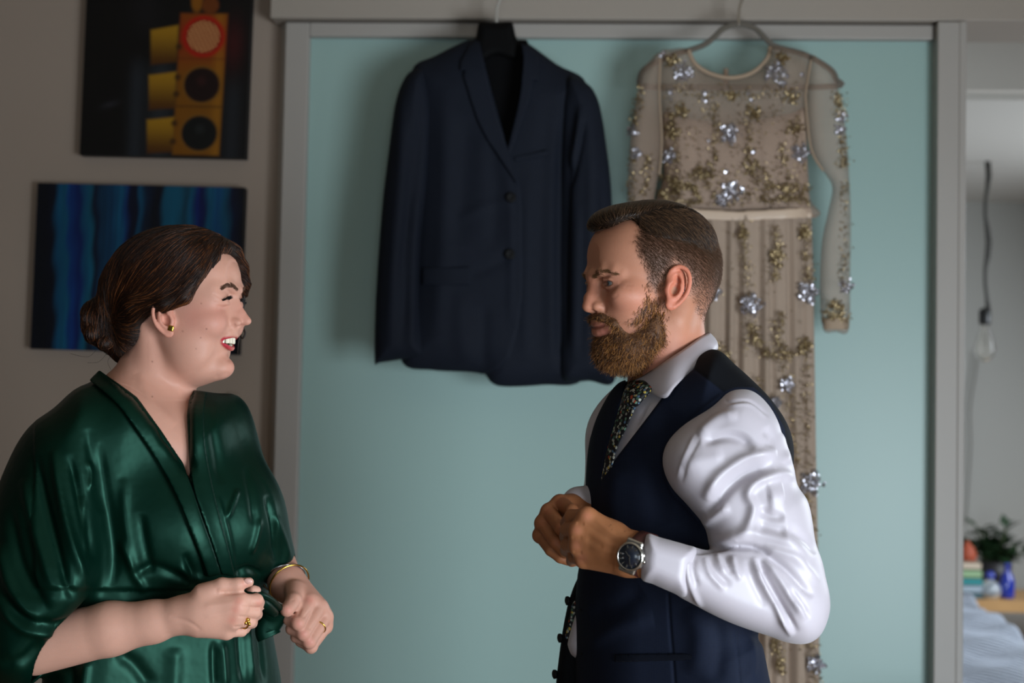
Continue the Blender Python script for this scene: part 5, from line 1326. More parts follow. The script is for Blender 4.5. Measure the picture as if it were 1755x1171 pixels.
def woman_head():
    v = Vol((-.13, -.10, -.29), (.13, .105, .115), .0014)
    v.add(ell((-.006, 0, .022), (.087, .070, .073)))
    v.add(ell((-.03, 0, .008), (.062, .066, .062)), .02)
    v.add(ell((.036, 0, .034), (.0585, .057, .046)), .03)
    v.add(ell((.034, 0, -.030), (.0545, .054, .062)), .02)
    v.add(ell((.028, 0, -.072), (.047, .048, .040)), .02)
    v.add(ell((.0735, 0, -.1005), (.0165, .020, .0145)), .014)
    sym(v, lambda s: ell((.059, .038*s, -.036), (.0305, .025, .026)), .014)
    sym(v, lambda s: ell((.034, .040*s, -.078), (.034, .019, .030)), .016)
    v.add(ell((.020, 0, -.104), (.056, .040, .0245)), .016)
    sym(v, lambda s: chain([(.0915, .008*s, .015), (.087, .024*s, .019), (.073, .042*s, .014)], [.006, .006, .005], .004), .012)
    for s in (1, -1): v.sub(ell((.0945, .031*s, -.001), (.0155, .017, .0100)), .013)
    for s in (1, -1):
        v.add(ell((.0755, .0305*s, .0005), (.0140, .0160, .0125)), .006)
        v.sub(chain([(.0905, .020*s, -.0005), (.0905, .030*s, .0010), (.083, .043*s, -.0030)], [.0012, .0014, .0010]), .0012)
        v.add(chain([(.0880, .022*s, -.0065), (.0870, .032*s, -.0068), (.080, .042*s, -.0062)], [.003, .0033, .0025], .002), .005)
    v.add(chain([(.0860, 0, .006), (.0925, 0, -.008), (.1005, 0, -.0205), (.1100, 0, -.0308)], [.0070, .0060, .0056, .0058], .004), .008)
    v.add(cone((.082, 0, -.008), (.0905, 0, -.032), .0095, .0125), .012)
    sym(v, lambda s: ell((.0940, .0110*s, -.0340), (.0100, .0055, .0062)), .004)
    for s in (1, -1): v.sub(ell((.1020, .0058*s, -.0400), (.0072, .0034, .0042)), .002)
    v.add(ell((.0790, 0, -.0485), (.0150, .026, .0100)), .008)
    ys = np.linspace(-.0225, .0225, 11)
    mU = [(arch(y, .0900, 22), y, -.0530-.0062*(y/.0225)**2) for y in ys]; mL = [(arch(y, .0858, 21), y, -.0714+.0110*(y/.0225)**2) for y in ys]
    tp = 1-.55*np.abs(ys/.0225)
    v.add(chain(mU, list(.0044*tp), .002), .005); v.add(chain(mL, list(.0042*tp), .002), .005)
    # open smile
    def mouth(X, Y, Z):
        X, Y, Z = np.broadcast_arrays(X, Y, Z); q = np.clip((Y/.0212)**2, 0, 3)
        top = -.0562-.0045*q; bot = -.0692+.0078*q
        return np.maximum.reduce([(Z-top), (bot-Z), (.0630-20*Y*Y)-X, np.abs(Y)-.0212])
    v.sub(fn(mouth, (.03, -.032, -.082), (.11, .032, -.052)), .0015)
    # neck and chest
    v.add(cone((-.022, 0, -.03), (-.045, 0, -.155), .049, .051), .022)
    v.add(cone((-.045, 0, -.155), (-.060, 0, -.24), .051, .066), .02)
    inner_ = (lambda X, Y, Z: pr_[0](X, Y, Z)+.009, pr_[1], pr_[2])
    v.add(to_local(HG, inner_, (-.13, -.10, -.29), (.13, .105, -.10)), .035)
    sym(v, lambda s: cone((-.03, .046*s, -.04), (-.012, .015*s, -.20), .010, .008), .02)
    sym(v, lambda s: ell((.026, .047*s, -.036), (.036, .018, .042)), .014)
    sym(v, lambda s: ell((.058, .045*s, .002), (.022, .012, .022)), .014)
    ear(v, (.011, .0655, -.033), 14, .80, .32)
    V, F = v.mesh(2)
    return V, F, mU, mL
Lw, Fw, wU, wL = woman_head()
rs = np.random.RandomState(8)
Cw = np.tile(lin('#c08e7b'), (len(Lw), 1))
for s in (1, -1): blend(Cw, .5*np.exp(-(near_d(Lw, [(.072, .042*s, -.030), (.050, .054*s, -.030)])/.022)**2), lin('#bf7468'))
blend(Cw, .45*np.exp(-(near_d(Lw, [(.105, 0, -.03), (.1, 0, -.015)])/.012)**2), lin('#c98474'))
blend(Cw, .4*np.exp(-(near_d(Lw, [(.085, 0, -.1), (.075, 0, -.105)])/.014)**2), lin('#cc8878'))
blend(Cw, .5*((np.abs(Lw[:, 1]) > .0665) & (Lw[:, 2] > -.068) & (Lw[:, 2] < -.006) & (Lw[:, 0] < .03)), lin('#c8816e'))
blend(Cw, 1.0*np.exp(-(np.minimum(near_d(Lw, wU)/.0046, near_d(Lw, wL)/.0045))**8), lin('#a30f2c'))
blend(Cw, 1.0*((Lw[:, 0] < .0805-20*Lw[:, 1]**2) & (Lw[:, 0] > .05) & (np.abs(Lw[:, 1]) < .0212) & (Lw[:, 2] > -.0705+.0085*(Lw[:, 1]/.0225)**2) & (Lw[:, 2] < -.056)), lin('#4a1414'))
def w_hairpoly(x, z):
    pol = np.array([(.074, .072), (.065, .0465), (.053, .0284), (.038, .0078), (.027, -.013), (.013, -.0155), (-.008, -.010), (-.024, -.018), (-.034, -.060), (-.055, -.088), (-.13, -.10), (-.14, .14), (.09, .14), (.086, .085)])
    return poly_sd(pol, x, z)
blend(Cw, .85*np.clip(-w_hairpoly(Lw[:, 0], Lw[:, 2])/.01+.2, 0, 1)*(np.abs(Lw[:, 1]) < .072), lin('#2a1810'))
Vw = HG(Lw); Fw_ = Fw if not HG.flip else Fw[:, ::-1]
Vw = sculpt(Vw, Fw_, [([(364, 503), (376, 509), (384, 515)], 1.8, -.55), ([(363, 517), (376, 519), (386, 519)], 1.8, -.5), ([(372, 524), (386, 525), (396, 521)], 2, -.5), ([(379, 508), (390, 505), (403, 505)], 2, -.6), ([(403, 553), (395, 565), (387, 577), (381, 587)], 3.5, -1.3), ([(400, 556), (404, 560)], 2, -.6), ([(388, 618), (398, 614), (404, 613)], 4, -1.0), ([(395, 640), (381, 643), (368, 648)], 4, -1.0), ([(270, 640), (300, 668), (318, 690)], 5, -.6), ([(236, 640), (262, 690), (300, 730)], 9, 2.0), ([(300, 660), (316, 690), (321, 712)], 6, 1.2)])
for q, r in (((345, 520), 1.0), ((313, 568), 1.2), ((354, 564), 1.2), ((344, 579), 1.0), ((261, 620), 1.3), ((261, 680), 1.3), ((336, 598), .8)): paint(Vw, Cw, [q], r, lin('#5a3226'), .8)
wom_parts = [(Vw, Fw_, Cw)]
for s in (1, -1): eyeball(HG, (.0755, .0305*s, .0002), .0132, (1, .05*s, .05), wom, '#3d3a34')
# teeth
tv = []; 
for i, (y, wd, ht) in enumerate([(-.0245, .0050, .0068), (-.0190, .0056, .0078), (-.0122, .0068, .0090), (-.0043, .0084, .0098), (.0043, .0084, .0098), (.0122, .0068, .0090), (.0190, .0056, .0078), (.0245, .0050, .0068)]):
    c = np.array([arch(y, .0865, 21), y, -.0560-.0045*(y/.0245)**2-ht*.5+.0015]); an = math.atan(2*21*y)
    R = np.array([[math.cos(an), math.sin(an), 0], [-math.sin(an), math.cos(an), 0], [0, 0, 1]])
    vv_ = Vol(c-.010, c+.010, .0008); vv_.add(rbox(c, (.0030, wd*.515, ht*.58), R, .0017)); V, F = vv_.mesh(1); tv.append((V, F))
tooth_root = None
m_tooth = mat('tooth enamel', '#d9cfb8', .25, spec=.5, coat=.3)
for V, F in tv:
    o = obj('tooth', HG(V), F if not HG.flip else F[:, ::-1], m_tooth, wom)
V, F = join([(lambda c: (lambda q: q)(Vol(c-.008, c+.008, .001).add(rbox(c, (.0022, .0030, .0030), None, .0015)).mesh(1)))(np.array([arch(y, .0835, 21), y, -.0700+.011*(y/.029)**2])) for y in (-.015, -.009, -.003, .003, .009, .015)])
obj('lower_teeth', HG(V), F if not HG.flip else F[:, ::-1], m_tooth, wom)
# ---- hair
vh = Vol((-.175, -.11, -.12), (.135, .11, .13), .002)
vh.add(ell((-.010, 0, .030), (.0985, .079, .0785)))
vh.add(ell((.020, .004, .056), (.070, .070, .050)), .02)
pol = np.array([(.100, .080), (.083, .076), (.074, .066), (.065, .0465), (.053, .0284), (.038, .0078), (.027, -.011), (.013, -.0165), (-.008, -.011), (-.026, -.016), (-.036, -.055), (-.055, -.080), (-.14, -.10), (-.16, .16), (.12, .16)])
Fl = Field(pol*1000, step=1.0, pad=30)
xg, zg = vh.ax[0][:, None, None]*1000, vh.ax[2][None, None, :]*1000
cutf = (Fl(*np.broadcast_arrays(xg, zg))*.001).astype(np.float32)
vh.D = -smin(-vh.D, -np.broadcast_to(cutf, vh.D.shape), .012)
for s in (1, -1):                                  # hair swept over the temple toward the back
    vh.add(chain([(.070, .040*s, .060), (.056, .060*s, .036), (.036, .0670*s, .000), (.008, .0715*s, -.012), (-.040, .066*s, -.014)], [.008, .009, .0105, .011, .013], .006), .012)
vh.add(chain([(.066, .008, .080), (.078, -.016, .072), (.0835, -.036, .052), (.084, -.050, .028), (.082, -.058, .014)], [.010, .012, .011, .009, .006], .006), .014)
vh.add(cone((-.070, 0, .000), (-.092, 0, -.040), .056, .040), .02)
vh.add(cone((-.050, 0, -.040), (-.075, 0, -.075), .042, .026), .02)
for s in (1, -1): vh.add(chain([(-.040, .046*s, -.020), (-.052, .036*s, -.050), (-.062, .022*s, -.078)], [.026, .023, .016], .01), .012)
bc = np.array([-.104, .0, -.034])
vh.add(ell(bc, (.030, .042, .042)), .012)
rb = np.random.RandomState(3)
for i in range(9):                                  # twisted coils of the bun
    a = i*2*math.pi/9; 
    q0 = bc+np.array([-.010, .032*math.cos(a), .034*math.sin(a)]); q1 = bc+np.array([-.026, .024*math.cos(a+.9), .026*math.sin(a+.9)]); q2 = bc+np.array([-.034, .008*math.cos(a+1.8), .010*math.sin(a+1.8)])
    vh.add(chain(spline([q0, q1, q2], False, 3), [.010]*7), .003)
for (a, b, c, r) in ((-.10, .035, -.012, .012), (-.125, .030, -.030, .012), (-.118, .034, -.055, .012), (-.098, .036, -.068, .010), (-.136, .010, -.02, .012)): vh.add(sph((a, b, c), r), .005)
Lh, Fh = vh.mesh(2)
m_whair = mat('dark auburn hair', '#1a0d06', .55, spec=.3, var=(120, .3))
whair = obj('hair', HG(Lh), Fh if not HG.flip else Fh[:, ::-1], m_whair, wom)
smp, grad = sampler(vh)
Nl = normals(Lh, Fh)
sel = np.where((Lh[:, 1] > -.065) & ~((Lh[:, 2] < -.02) & (Lh[:, 0] > -.03)))[0]; sel = rs.choice(sel, min(7500, len(sel)), False)
p = Lh[sel]+0.0; pts = [p]; K = 9
bun0 = (np.linalg.norm((p-bc)/np.array([.05, .055, .055]), axis=1) < 1)
partp = np.array([.072, .012, .08])
jit = rs.normal(0, .10, p.shape)
for k in range(K-1):
    tgt = bc+np.array([.02, .03, .0])-p; tgt /= np.linalg.norm(tgt, axis=1, keepdims=True)
    away = p-partp; dn = np.array([-.25, .25, -.75])
    wgt = np.clip((p[:, :1]+.02)/.08, 0, 1)                   # near the front the hair first falls down and back
    f = tgt*(1-.55*wgt)+dn*wgt*.7
    fr_ = np.array([.35, -.75, -.45]); fringe = (p[:, 1] < .004) & (p[:, 0] > .055); f = np.where(fringe[:, None], fr_, f)
    sw = np.cross(np.array([-1., 0, 0]), p-bc); f = np.where(bun0[:, None], sw/np.maximum(np.linalg.norm(sw, axis=1, keepdims=True), 1e-6)+rs.normal(0, .1, f.shape), f)
    f = f+jit; g = grad(p); f -= (f*g).sum(1, keepdims=True)*g; f /= np.maximum(np.linalg.norm(f, axis=1, keepdims=True), 1e-9)
    p = p+f*.0068; g = grad(p); p = p-g*(smp(p)-.0006)[:, None]; pts.append(p)
sp = np.stack(pts, 1)+rs.normal(0, .0004, (len(p), 1, 3))
rad = np.linspace(1, .35, K)[None]*rs.uniform(.0003, .0006, (len(p), 1))
Vs, Fs = strands(HG(sp.reshape(-1, 3)).reshape(sp.shape), rad)
cs = np.where(rs.uniform(size=(len(p), 1)) < .22, lin('#5f3519'), lin('#26130a'))*rs.uniform(.6, 1.3, (len(p), 1))
m_wstr = mat('auburn hair strand', attr=True, rough=.42, spec=.3)
obj('hair_strands', Vs, Fs, m_wstr, whair, np.repeat(cs, K*3, 0))
# loose flyaway hairs and the curl by the far cheek
fly = []
for ln in ([(165, 600, -.02), (150, 612, -.02), (120, 606, -.02)], [(185, 603, -.03), (170, 620, -.03), (150, 622, -.03)], [(150, 540, -.01), (140, 560, -.01), (146, 585, -.01)], [(200, 600, -.03), (185, 618, -.03), (190, 634, -.03)],
           [(412, 435, .03), (424, 465, .04), (428, 480, .04), (424, 492, .04)], [(250, 391, .0), (290, 386, .0), (330, 394, .0)]):
    a = spline(G_(*ln), False, 5); fly.append(tube(a, .00022, 3, False))
for V, F in fly: obj('flyaway_hair', V, np.array(F), m_whair, whair)
cur = spline(G_((419, 500, .045), (417, 525, .05), (412, 553, .05), (417, 563, .05), (420, 572, .05), (416, 580, .05), (411, 577, .05), (408, 592, .05), (407, 607, .055)), False, 6)
tube_obj('hair_curl', cur, np.linspace(.0022, .001, len(cur)), m_whair, whair, 6)
# eyebrows and lashes
Nl = normals(Lw, Fw)
def on_skin(L_, n, sc):
    a = rs.uniform(0, 1, n); idx = a*(len(L_)-1); i0 = idx.astype(int).clip(0, len(L_)-2); q = (idx-i0)[:, None]
    p = L_[i0]*(1-q)+L_[i0+1]*q+rs.normal(0, sc, (n, 3))
    near = np.where((Lw[:, 0] > .05) & (Lw[:, 2] > -.02) & (Lw[:, 2] < .04))[0]; sub_ = Lw[near]
    dd = near[[int(np.argmin(((sub_-z)**2).sum(1))) for z in p]]; return a, Lw[dd]+rs.normal(0, .0003, (n, 3)), Nl[dd]
for s in (1, -1):
    L_ = spline([(.0965, .010*s, .0150), (.0925, .021*s, .0195), (.087, .031*s, .0200), (.080, .038*s, .0155)], False, 10)
    a, p, n_ = on_skin(L_, 420, .0008)
    fl2 = np.stack([-.5-.2*a, s*(.65+.1*a), .35-.9*a], 1)+rs.normal(0, .07, p.shape); fl2 -= (fl2*n_).sum(1, keepdims=True)*n_; fl2 /= np.linalg.norm(fl2, axis=1, keepdims=True)
    t = np.linspace(0, 1, 4)[None, :, None]; sp = p[:, None]+(fl2[:, None]+n_[:, None]*.2)*rs.uniform(.0035, .006, (len(p), 1, 1))*t
    Vs, Fs = strands(HG(sp.reshape(-1, 3)).reshape(sp.shape), np.linspace(.00042, .00015, 4)[None]*np.ones((len(p), 1))); obj('eyebrow', Vs, Fs, mat('brow brown', '#5a3a28', .6), wom)
    L_ = spline([(.0905, .021*s, .0005), (.0905, .030*s, .0012), (.084, .042*s, -.0025)], False, 8)
    a, p, n_ = on_skin(L_, 150, .0004)
    fl2 = np.stack([.8+0*a, s*(-.1+.5*a), .25-.55*a], 1)+rs.normal(0, .18, p.shape); fl2 /= np.linalg.norm(fl2, axis=1, keepdims=True)
    sp = p[:, None]+fl2[:, None]*rs.uniform(.003, .0065, (len(p), 1, 1))*t+np.array([0, 0, .002])*t*t
    Vs, Fs = strands(HG(sp.reshape(-1, 3)).reshape(sp.shape), np.linspace(.0005, .00015, 4)[None]*np.ones((len(p), 1))); obj('eyelashes', Vs, Fs, mat('black lash', '#0a0707', .5), wom)
# earring
m_goldj = mat('polished gold', '#c9a24a', .2, metal=1.0)
ec = G_((293, 563, -.076))[0]
vv_ = Vol(ec-.012, ec+.012, .0007); Re = np.stack([RIGHT, FWD, UP], 1)@rotm(0, 14, 0)
vv_.add(rbox(ec, (.0042, .002, .0042), Re, .0012)); vv_.sub(cone(ec+np.array([-.006, -.004, .006]), ec+np.array([.006, -.004, .006]), .0022, .0022)); vv_.sub(cone(ec+np.array([-.007, -.004, -.005]), ec+np.array([-.003, -.004, .006]), .0016, .0016))
V, F = vv_.mesh(1); obj('earring', V, F, m_goldj, wom)

# ------------------------------------------------------------------ robe
m_robe = mat('emerald satin', '#032a1f', .42, metal=.68, spec=.3, bump=(16, .35, .006))
sp1 = spline([(140, 672), (95, 700), (58, 724), (33, 754), (12, 795), (-6, 840), (-26, 900), (-42, 980), (-48, 1060), (-44, 1130), (-20, 1172), (20, 1185), (56, 1172), (78, 1140), (108, 1094), (146, 1040), (158, 1000), (168, 930), (170, 850), (172, 760), (172, 700)], n=4)
syc = lambda px, py: -.075-np.clip((py-680)/350, 0, 1)*.075
ps = pillow(sp1, YG, syc, .078, 68, tb=.085)
sp2 = spline([(396, 690), (414, 698), (433, 752), (447, 800), (463, 850), (479, 895), (496, 925), (506, 951), (504, 974), (497, 985), (472, 988), (455, 985), (445, 920), (425, 820), (400, 740)], n=4)
ps2 = pillow(sp2, YG, .075, .05, 24)
el_, wr_ = G_((60, 1108, -.150), (318, 1053, -.152)); fd = (wr_-el_)/np.linalg.norm(wr_-el_)
lo = np.min([pr_[1], ps[1], ps2[1]], 0); hi = np.max([pr_[2], ps[2], ps2[2]], 0)
v = Vol(lo, hi, .0028); v.add(ps); v.add(ps2)
v.sub(cone(G_((40, 1112, -.150))[0], el_+fd*.16, .046, .060), .006)
v.sub(cone(G_((480, 960, .06))[0], G_((500, 1010, .04))[0], .022, .026), .004)
v.add(pr_, .035)
for b_ in busts: v.add(b_, .05)
Vc = Field([(160, 625), (171, 636), (203, 658), (234, 683), (255, 710), (273, 737), (294, 768), (312, 795), (327, 830), (324, 790), (322, 750), (320, 712), (323, 690), (328, 668), (336, 650), (300, 600), (180, 590)], pad=40); sW = YG/FPX
def rcut(X, Y, Z):
    X, Y, Z = np.broadcast_arrays(X, Y, Z); px, py = grid_px(X, Y, Z); return np.maximum(Vc(px, py)*sW, Y-(Rd(px, py)+.06))
q = P(np.array([140., 360]), np.array([590., 835]), np.full(2, YG)); v.sub(fn(rcut, (q[0][0], YG-.25, q[1][2]), (q[1][0], YG+.12, q[0][2])), .003)
V, F = v.mesh(2)
near_panel = [(60, 600), (171, 636), (234, 683), (273, 737), (312, 795), (341, 873), (362, 930), (378, 978), (386, 1010), (60, 1010)]
V = raise_poly(V, F, near_panel, 4, 3)
V = sculpt(V, F, [
    # torso
    ([(168, 760), (182, 850), (196, 950), (190, 1010)], 10, -6), ([(150, 735), (160, 800), (176, 880)], 8, -3), ([(212, 820), (216, 900), (230, 980)], 9, 4), ([(240, 880), (248, 930), (262, 990)], 7, -4), ([(206, 925), (232, 985), (250, 1015)], 7, 5), ([(228, 988), (262, 972), (300, 985), (325, 1000)], 8, -5), ([(304, 972), (330, 988), (352, 998)], 7, 4), ([(316, 950), (326, 975), (332, 995)], 5, -4),
    ([(372, 850), (392, 920), (403, 990)], 4, 2.5), ([(388, 890), (398, 866), (408, 838)], 4, 5), ([(430, 950), (440, 920), (446, 890)], 4, 4), ([(404, 985), (424, 976), (450, 985)], 6, -7), ([(420, 800), (430, 850), (436, 900)], 6, -3),
    ([(408, 1010), (410, 1080), (416, 1171)], 5, -5), ([(422, 1010), (426, 1080), (434, 1171)], 5, 5), ([(436, 1015), (444, 1080), (452, 1171)], 5, -5), ([(380, 1100), (384, 1140), (386, 1180)], 6, 4), ([(366, 1100), (366, 1140), (368, 1180)], 6, -4), ([(150, 1130), (146, 1160), (140, 1200)], 8, 6), ([(200, 1120), (230, 1140), (260, 1180)], 12, -5), ([(300, 1110), (300, 1140), (296, 1190)], 14, 4), ([(100, 1140), (120, 1150), (122, 1200)], 8, -6), ([(356, 700), (368, 760), (380, 830)], 8, -3),
    # near sleeve
    ([(92, 770), (104, 850), (122, 930), (150, 1010)], 8, 8), ([(118, 780), (138, 860), (158, 960)], 7, -7), ([(60, 780), (82, 880), (112, 990), (128, 1030)], 8, -8), ([(40, 820), (58, 900), (90, 1010)], 9, 6), ([(16, 870), (38, 970), (84, 1050)], 9, -6), ([(0, 930), (20, 1010), (70, 1070)], 9, 7), ([(-10, 1000), (30, 1052), (90, 1072), (128, 1060)], 8, -6), ([(0, 1040), (40, 1080), (100, 1090)], 7, 5), ([(140, 850), (146, 900), (150, 950)], 5, 5), ([(150, 790), (158, 810), (154, 840)], 4, 4), ([(70, 1100), (40, 1130), (0, 1140)], 10, -5),
    # far sleeve
    ([(470, 880), (488, 930), (496, 960)], 5, 4), ([(456, 850), (468, 900), (472, 960)], 4, -6)])
V = relax(V, F, 1)
robe = obj('robe', V, F, m_robe, wom)
def band(inner_, outer_, name):
    poly_ = [tuple(q) for q in spline(inner_, False, 4)]+[tuple(q) for q in spline(outer_, False, 4)[::-1]]
    # depth follows robe surface: ray-march through bust-blended surface approximated by mesh
    pv = V; ppx, ppy = proj(pv); front = normals(pv, F)[:, 1] < .1
    step = 6; gx0, gy0 = 90, 600
    H = np.full((75, 75), np.nan); ix = ((ppx-gx0)/step).astype(int); iy = ((ppy-gy0)/step).astype(int)
    ok = front & (ix >= 0) & (ix < 75) & (iy >= 0) & (iy < 75)
    big = np.full((75, 75), 9.0); np.minimum.at(big, (ix[ok], iy[ok]), pv[ok, 1]); H = np.where(big < 8, big, np.nan)
    for _ in range(12):                            # fill gaps from neighbours
        m_ = np.isnan(H); Hp = np.pad(H, 1, constant_values=np.nan)
        nb = np.stack([Hp[1+a:76+a, 1+b:76+b] for a in (-1, 0, 1) for b in (-1, 0, 1)]); import warnings
        with warnings.catch_warnings():
            warnings.simplefilter('ignore'); av = np.nanmean(nb, 0)
        H = np.where(m_, av, H)
    for _ in range(2):
        Hp = np.pad(H, 1, mode='edge'); H = np.stack([Hp[1+a:76+a, 1+b:76+b] for a in (-1, 0, 1) for b in (-1, 0, 1)]).mean(0)
    def dep(a, b):
        u = np.clip((np.asarray(a)-gx0)/step-.5, 0, 73.99); w_ = np.clip((np.asarray(b)-gy0)/step-.5, 0, 73.99); i = u.astype(int); j = w_.astype(int); fu = u-i; fv = w_-j
        return H[i, j]*(1-fu)*(1-fv)+H[i+1, j]*fu*(1-fv)+H[i, j+1]*(1-fu)*fv+H[i+1, j+1]*fu*fv-.0055
    Vb_, Fb_ = solid([plate(poly_, YG, dep, .0046, .002)], .0022); obj(name, relax(Vb_, Fb_, 1), Fb_, m_robe, robe)
band([(170, 634), (203, 657), (234, 683), (273, 737), (312, 795), (330, 838), (346, 885), (364, 935), (380, 985)], [(152, 652), (182, 676), (210, 704), (246, 756), (284, 815), (310, 868), (330, 920), (346, 960), (356, 990)], 'collar_band')
band([(329, 668), (322, 700), (321, 740), (323, 780), (331, 836), (347, 885), (364, 935), (380, 985)], [(356, 672), (350, 710), (352, 760), (362, 820), (376, 880), (391, 935), (404, 990)], 'collar_band')
# sash held in the hands
m_sash = m_robe
for nm, ln, r in (('sash_fold', [(418, 1019, -.128), (440, 1018, -.130), (458, 1026, -.105), (474, 1040, -.07)], .006), ('sash_fold', [(424, 1026, -.122), (446, 1030, -.118), (464, 1046, -.08)], .008), ('sash_tail', [(470, 1042, -.06), (468, 1060, -.05), (458, 1078, -.05), (462, 1092, -.05)], .010)):
    a = spline(G_(*ln), False, 6); tube_obj(nm, a, r, m_sash, robe, 10, 1.8)
# skirt of the robe and legs below the frame
hp = P(290, 1290, YG); zr = float(hp[2])
v = Vol((hp[0]-.26, YG-.24, .42), (hp[0]+.26, YG+.24, zr+.12), .007)
v.add(cone((hp[0], YG, zr), (hp[0]+.01, YG, .50), .155, .17)); v.D = np.maximum(v.D, (.48-v.ax[2])[None, None, :])
V, F = v.mesh(2); obj('robe_skirt', V, F, m_robe, robe)
v = Vol((hp[0]-.2, YG-.2, -.004), (hp[0]+.3, YG+.2, .7), .007)
for s in (1, -1):
    hx, hy = hp[0]+s*.06, YG+s*.05
    v.add(chain([(hx, hy, .7), (hx+.005, hy, .45), (hx-.01, hy, .08)], [.075, .05, .034], .02), .0); v.add(ell((hx+.06, hy, .028), (.105, .038, .03)), .02)
V, F = v.mesh(2); wom_parts.append((V, F, np.tile(lin('#c99a86'), (len(V), 1))))
# ------------------------------------------------------------------ her forearms and hands
skinW = lin('#c59582')
kn_ = G_((411, 1031, -.158), (405, 1046, -.160), (400, 1064, -.156), (388, 1083, -.148))
fing = [G_((440, 1029, -.142), (446, 1036, -.118), (434, 1042, -.100)), G_((436, 1049, -.138), (440, 1053, -.115), (428, 1054, -.100)), G_((428, 1066, -.136), (432, 1068, -.114), (420, 1066, -.100)), G_((414, 1082, -.132), (420, 1078, -.115), (410, 1074, -.102))]
th_ = G_((350, 1020, -.158), (380, 1004, -.160), (408, 1002, -.158), (427, 998, -.152))
v = hand_vol(list(kn_)+[wr_, el_]+[q for f_ in fing for q in f_]+list(th_), .0017, .05)
v.add(chain([el_, G_((190, 1078, -.150))[0], G_((262, 1066, -.150))[0], wr_], [.040, .0365, .0285, .0235], .01))
car = G_((345, 1036, -.156), (345, 1046, -.158), (345, 1058, -.156), (345, 1070, -.150))
for a, b, r in zip(car, kn_, (.0135, .0132, .0125, .0115)): v.add(cone(a, b, .018, r), .014)
v.add(cone(wr_, G_((352, 1050, -.152))[0], .0232, .0235), .016)
for k0, f_, r in zip(kn_, fing, ((.0098, .0090, .0080, .0068), (.0098, .0090, .0080, .0068), (.0094, .0086, .0076, .0066), (.0086, .0078, .0070, .0060))): v.add(chain([k0]+list(f_), list(r), .002), .0028)
for k0, r in zip(kn_, (.0104, .0102, .0098, .0092)): v.add(sph(k0, r), .006)
v.add(chain(th_, [.017, .0105, .0088, .0066], .004), .006)
v.add(chain(G_((424, 1020, -.128), (434, 1011, -.134), (440, 1012, -.132)), [.007, .0066, .006]), .003)
Vh, Fh = v.mesh(2)
Vh = sculpt(Vh, Fh, [([(376, 1016), (400, 1016), (424, 1014)], 3, -1.6), ([(412, 1040), (432, 1041)], 2, -1.2), ([(408, 1057), (426, 1058)], 2, -1.2), ([(400, 1075), (416, 1074)], 2, -1.2), ([(350, 1040), (380, 1036), (402, 1034)], 4, .7), ([(350, 1058), (380, 1052), (398, 1048)], 4, .6), ([(290, 1058), (312, 1062), (330, 1070), (345, 1082)], 3.5, -.9), ([(392, 1004), (393, 998)], 1.5, -.5), ([(371, 1018), (372, 1008)], 3, -.5)])
Ch = np.tile(skinW, (len(Vh), 1))
for q, r in (((409, 1031), 8), ((404, 1046), 8), ((398, 1064), 8), ((444, 1034), 7), ((420, 1000), 8)): paint(Vh, Ch, [q], r, lin('#c47c6c'), .6)
paint_poly(Vh, Ch, [(418, 995), (428, 993), (431, 998), (427, 1001), (419, 1001)], lin('#d3a08e'), 1.5)
wom_parts.append((Vh, Fh, Ch))
# thumb nail
c = G_((425, 996.5, -.1605))[0]; vv_ = Vol(c-.012, c+.012, .0008); vv_.add(ell(c+np.array([0, .0005, 0]), (.0062, .0022, .0042), np.stack([RIGHT, FWD, UP], 1)@rotm(0, 8, 0))); V, F = vv_.mesh(1); obj('thumb_nail', V, F, mat('nail', '#d8a79b', .25, coat=.3), wom)
# far hand: loose fist
fw2 = G_((492, 1000, .030))[0]; fe2 = G_((470, 955, .075))[0]
kn2 = G_((530, 1030, -.012), (548, 1040, -.004), (558, 1057, .004), (558, 1075, .010))
pip = G_((511, 1068, -.056), (520, 1086, -.050), (530, 1100, -.042), (533, 1109, -.028))
dip = G_((496, 1062, -.046), (500, 1078, -.040), (508, 1092, -.032), (515, 1100, -.020))
tip = G_((500, 1052, -.026), (504, 1066, -.022), (510, 1080, -.016), (516, 1090, -.008))
v = hand_vol(list(kn2)+list(pip)+list(dip)+[fw2, fe2], .0016, .04)
v.add(cone(fe2, fw2, .029, .025))
for a, r in zip(kn2, (.0125, .0125, .012, .011)): v.add(cone(fw2, a, .022, r), .012)
for a, b, c_, d_, r in zip(kn2, pip, dip, tip, (.0104, .0102, .0098, .0088)): v.add(chain([a, b, c_, d_], [r*1.05, r, r*.88, r*.75], .002), .0022)
for a in pip: v.add(sph(a, .0098), .003)
v.add(chain(G_((505, 1012, -.004), (503, 1030, -.042), (492, 1046, -.066)), [.015, .0112, .0100], .004), .006)
Vh, Fh = v.mesh(2)
Vh = sculpt(Vh, Fh, [([(512, 1020), (515, 1040), (510, 1058)], 3, -1.5), ([(498, 1030), (506, 1028)], 2, -.6), ([(520, 1060), (535, 1042)], 2, -1), ([(530, 1080), (545, 1062)], 2, -1)])
Ch = np.tile(lin('#b68674'), (len(Vh), 1))
for q in ((512, 1069), (520, 1087), (531, 1101), (493, 1046), (531, 1029)): paint(Vh, Ch, [q], 7, lin('#bd7568'), .6)
wom_parts.append((Vh, Fh, Ch))
v = Vol((hp[0]-.3, YG-.25, .85), (hp[0]+.3, YG+.22, float(HG.o[2])-.14), .008)
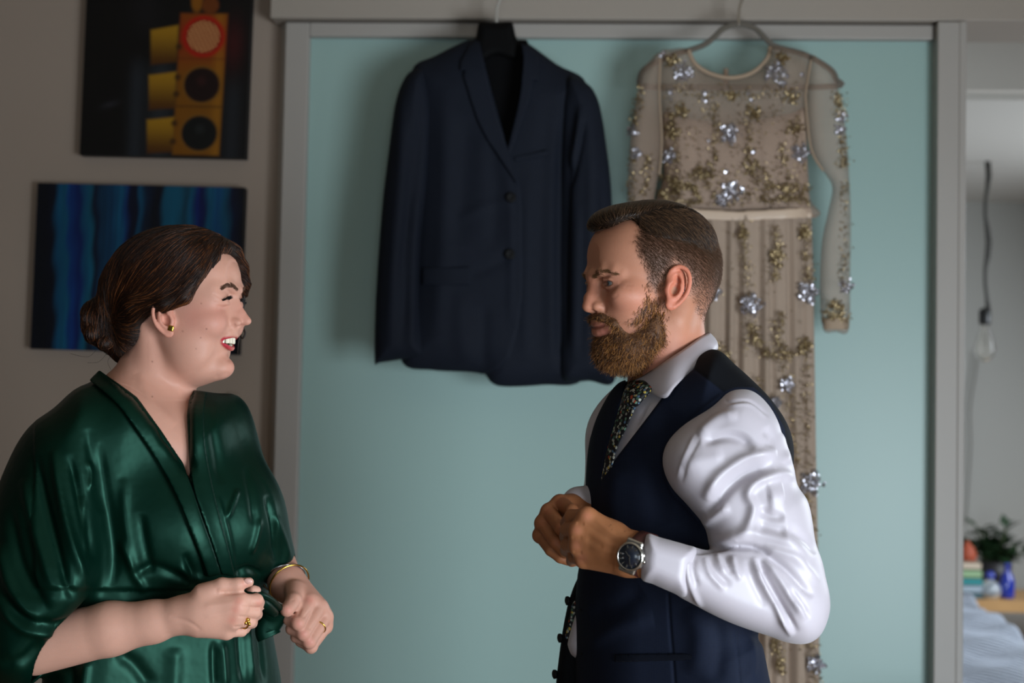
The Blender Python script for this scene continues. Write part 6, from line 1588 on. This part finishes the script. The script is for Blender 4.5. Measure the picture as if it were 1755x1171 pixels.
v.add(ell(G_((275, 830, .0))[0], (.10, .07, .15))); v.add(ell(G_((290, 1100, 0))[0], (.10, .075, .22)), .05); v.add(chain([G_((120, 750, -.05))[0], G_((50, 1080, -.14))[0], el_], [.04, .035, .03], .01), .03); v.add(chain([G_((390, 770, .06))[0], G_((462, 930, .080))[0], fe2], [.022, .02, .02], .01), .03); v.add(cone(HG((-.05, 0, -.2)), G_((275, 780, .0))[0], .045, .05), .03)
v.add(cone((hp[0]+.06, YG+.05, .9), (hp[0]+.06, YG+.05, .6), .07, .07), .02); v.add(cone((hp[0]-.06, YG-.05, .9), (hp[0]-.06, YG-.05, .6), .07, .07), .02)
V, F = v.mesh(1); wom_parts.append((V, F, np.tile(skinW, (len(V), 1))))
# rings and bracelets
def ring(c, n, r, t, name, mt, sx=1.0):
    n = np.array(n, float)/np.linalg.norm(n); a, b = frame_of(n); th = np.linspace(0, 2*math.pi, 33)
    o = tube_obj(name, [c+r*(math.cos(q)*a*sx+math.sin(q)*b) for q in th], t, mt, wom, 8); return o
fdir = fing[2][0]-kn_[2]; rc = kn_[2]+fdir*.72
rg = ring(rc, fdir, .0098, .0011, 'ring', m_goldj)
gv = [Vol(c-.005, c+.005, .0007).add(ell(c, (.0026, .002, .0026))).mesh(1) for c in [G_(q)[0] for q in ((425, 1066, -.152), (421, 1068, -.152), (424, 1062, -.151), (418, 1070, -.150), (427, 1070, -.150))]]
V, F = join(gv); obj('ring_ornament', V, F, m_goldj, rg)
fd2 = pip[2]-kn2[2]; ring(kn2[2]+fd2*.42, fd2, .0104, .0013, 'ring', m_goldj)
ad = fe2-fw2
ring(G_((487, 992, .036))[0], ad+np.array([.006, 0, .012]), .0310, .0015, 'bracelet', mat('silver', '#b8b4b8', .2, metal=1.0))
ring(G_((496, 1000, .028))[0], ad+np.array([-.022, 0.02, .004]), .0315, .0013, 'bangle', m_goldj)

def flush_body(parts, parent, name='body'):
    V, F = join([(a, b) for a, b, c in parts]); C = np.concatenate([c for a, b, c in parts]); return obj(name, V, F, m_skin, parent, C)
bodyM = flush_body(man_parts, man)
bodyW = flush_body(wom_parts, wom)
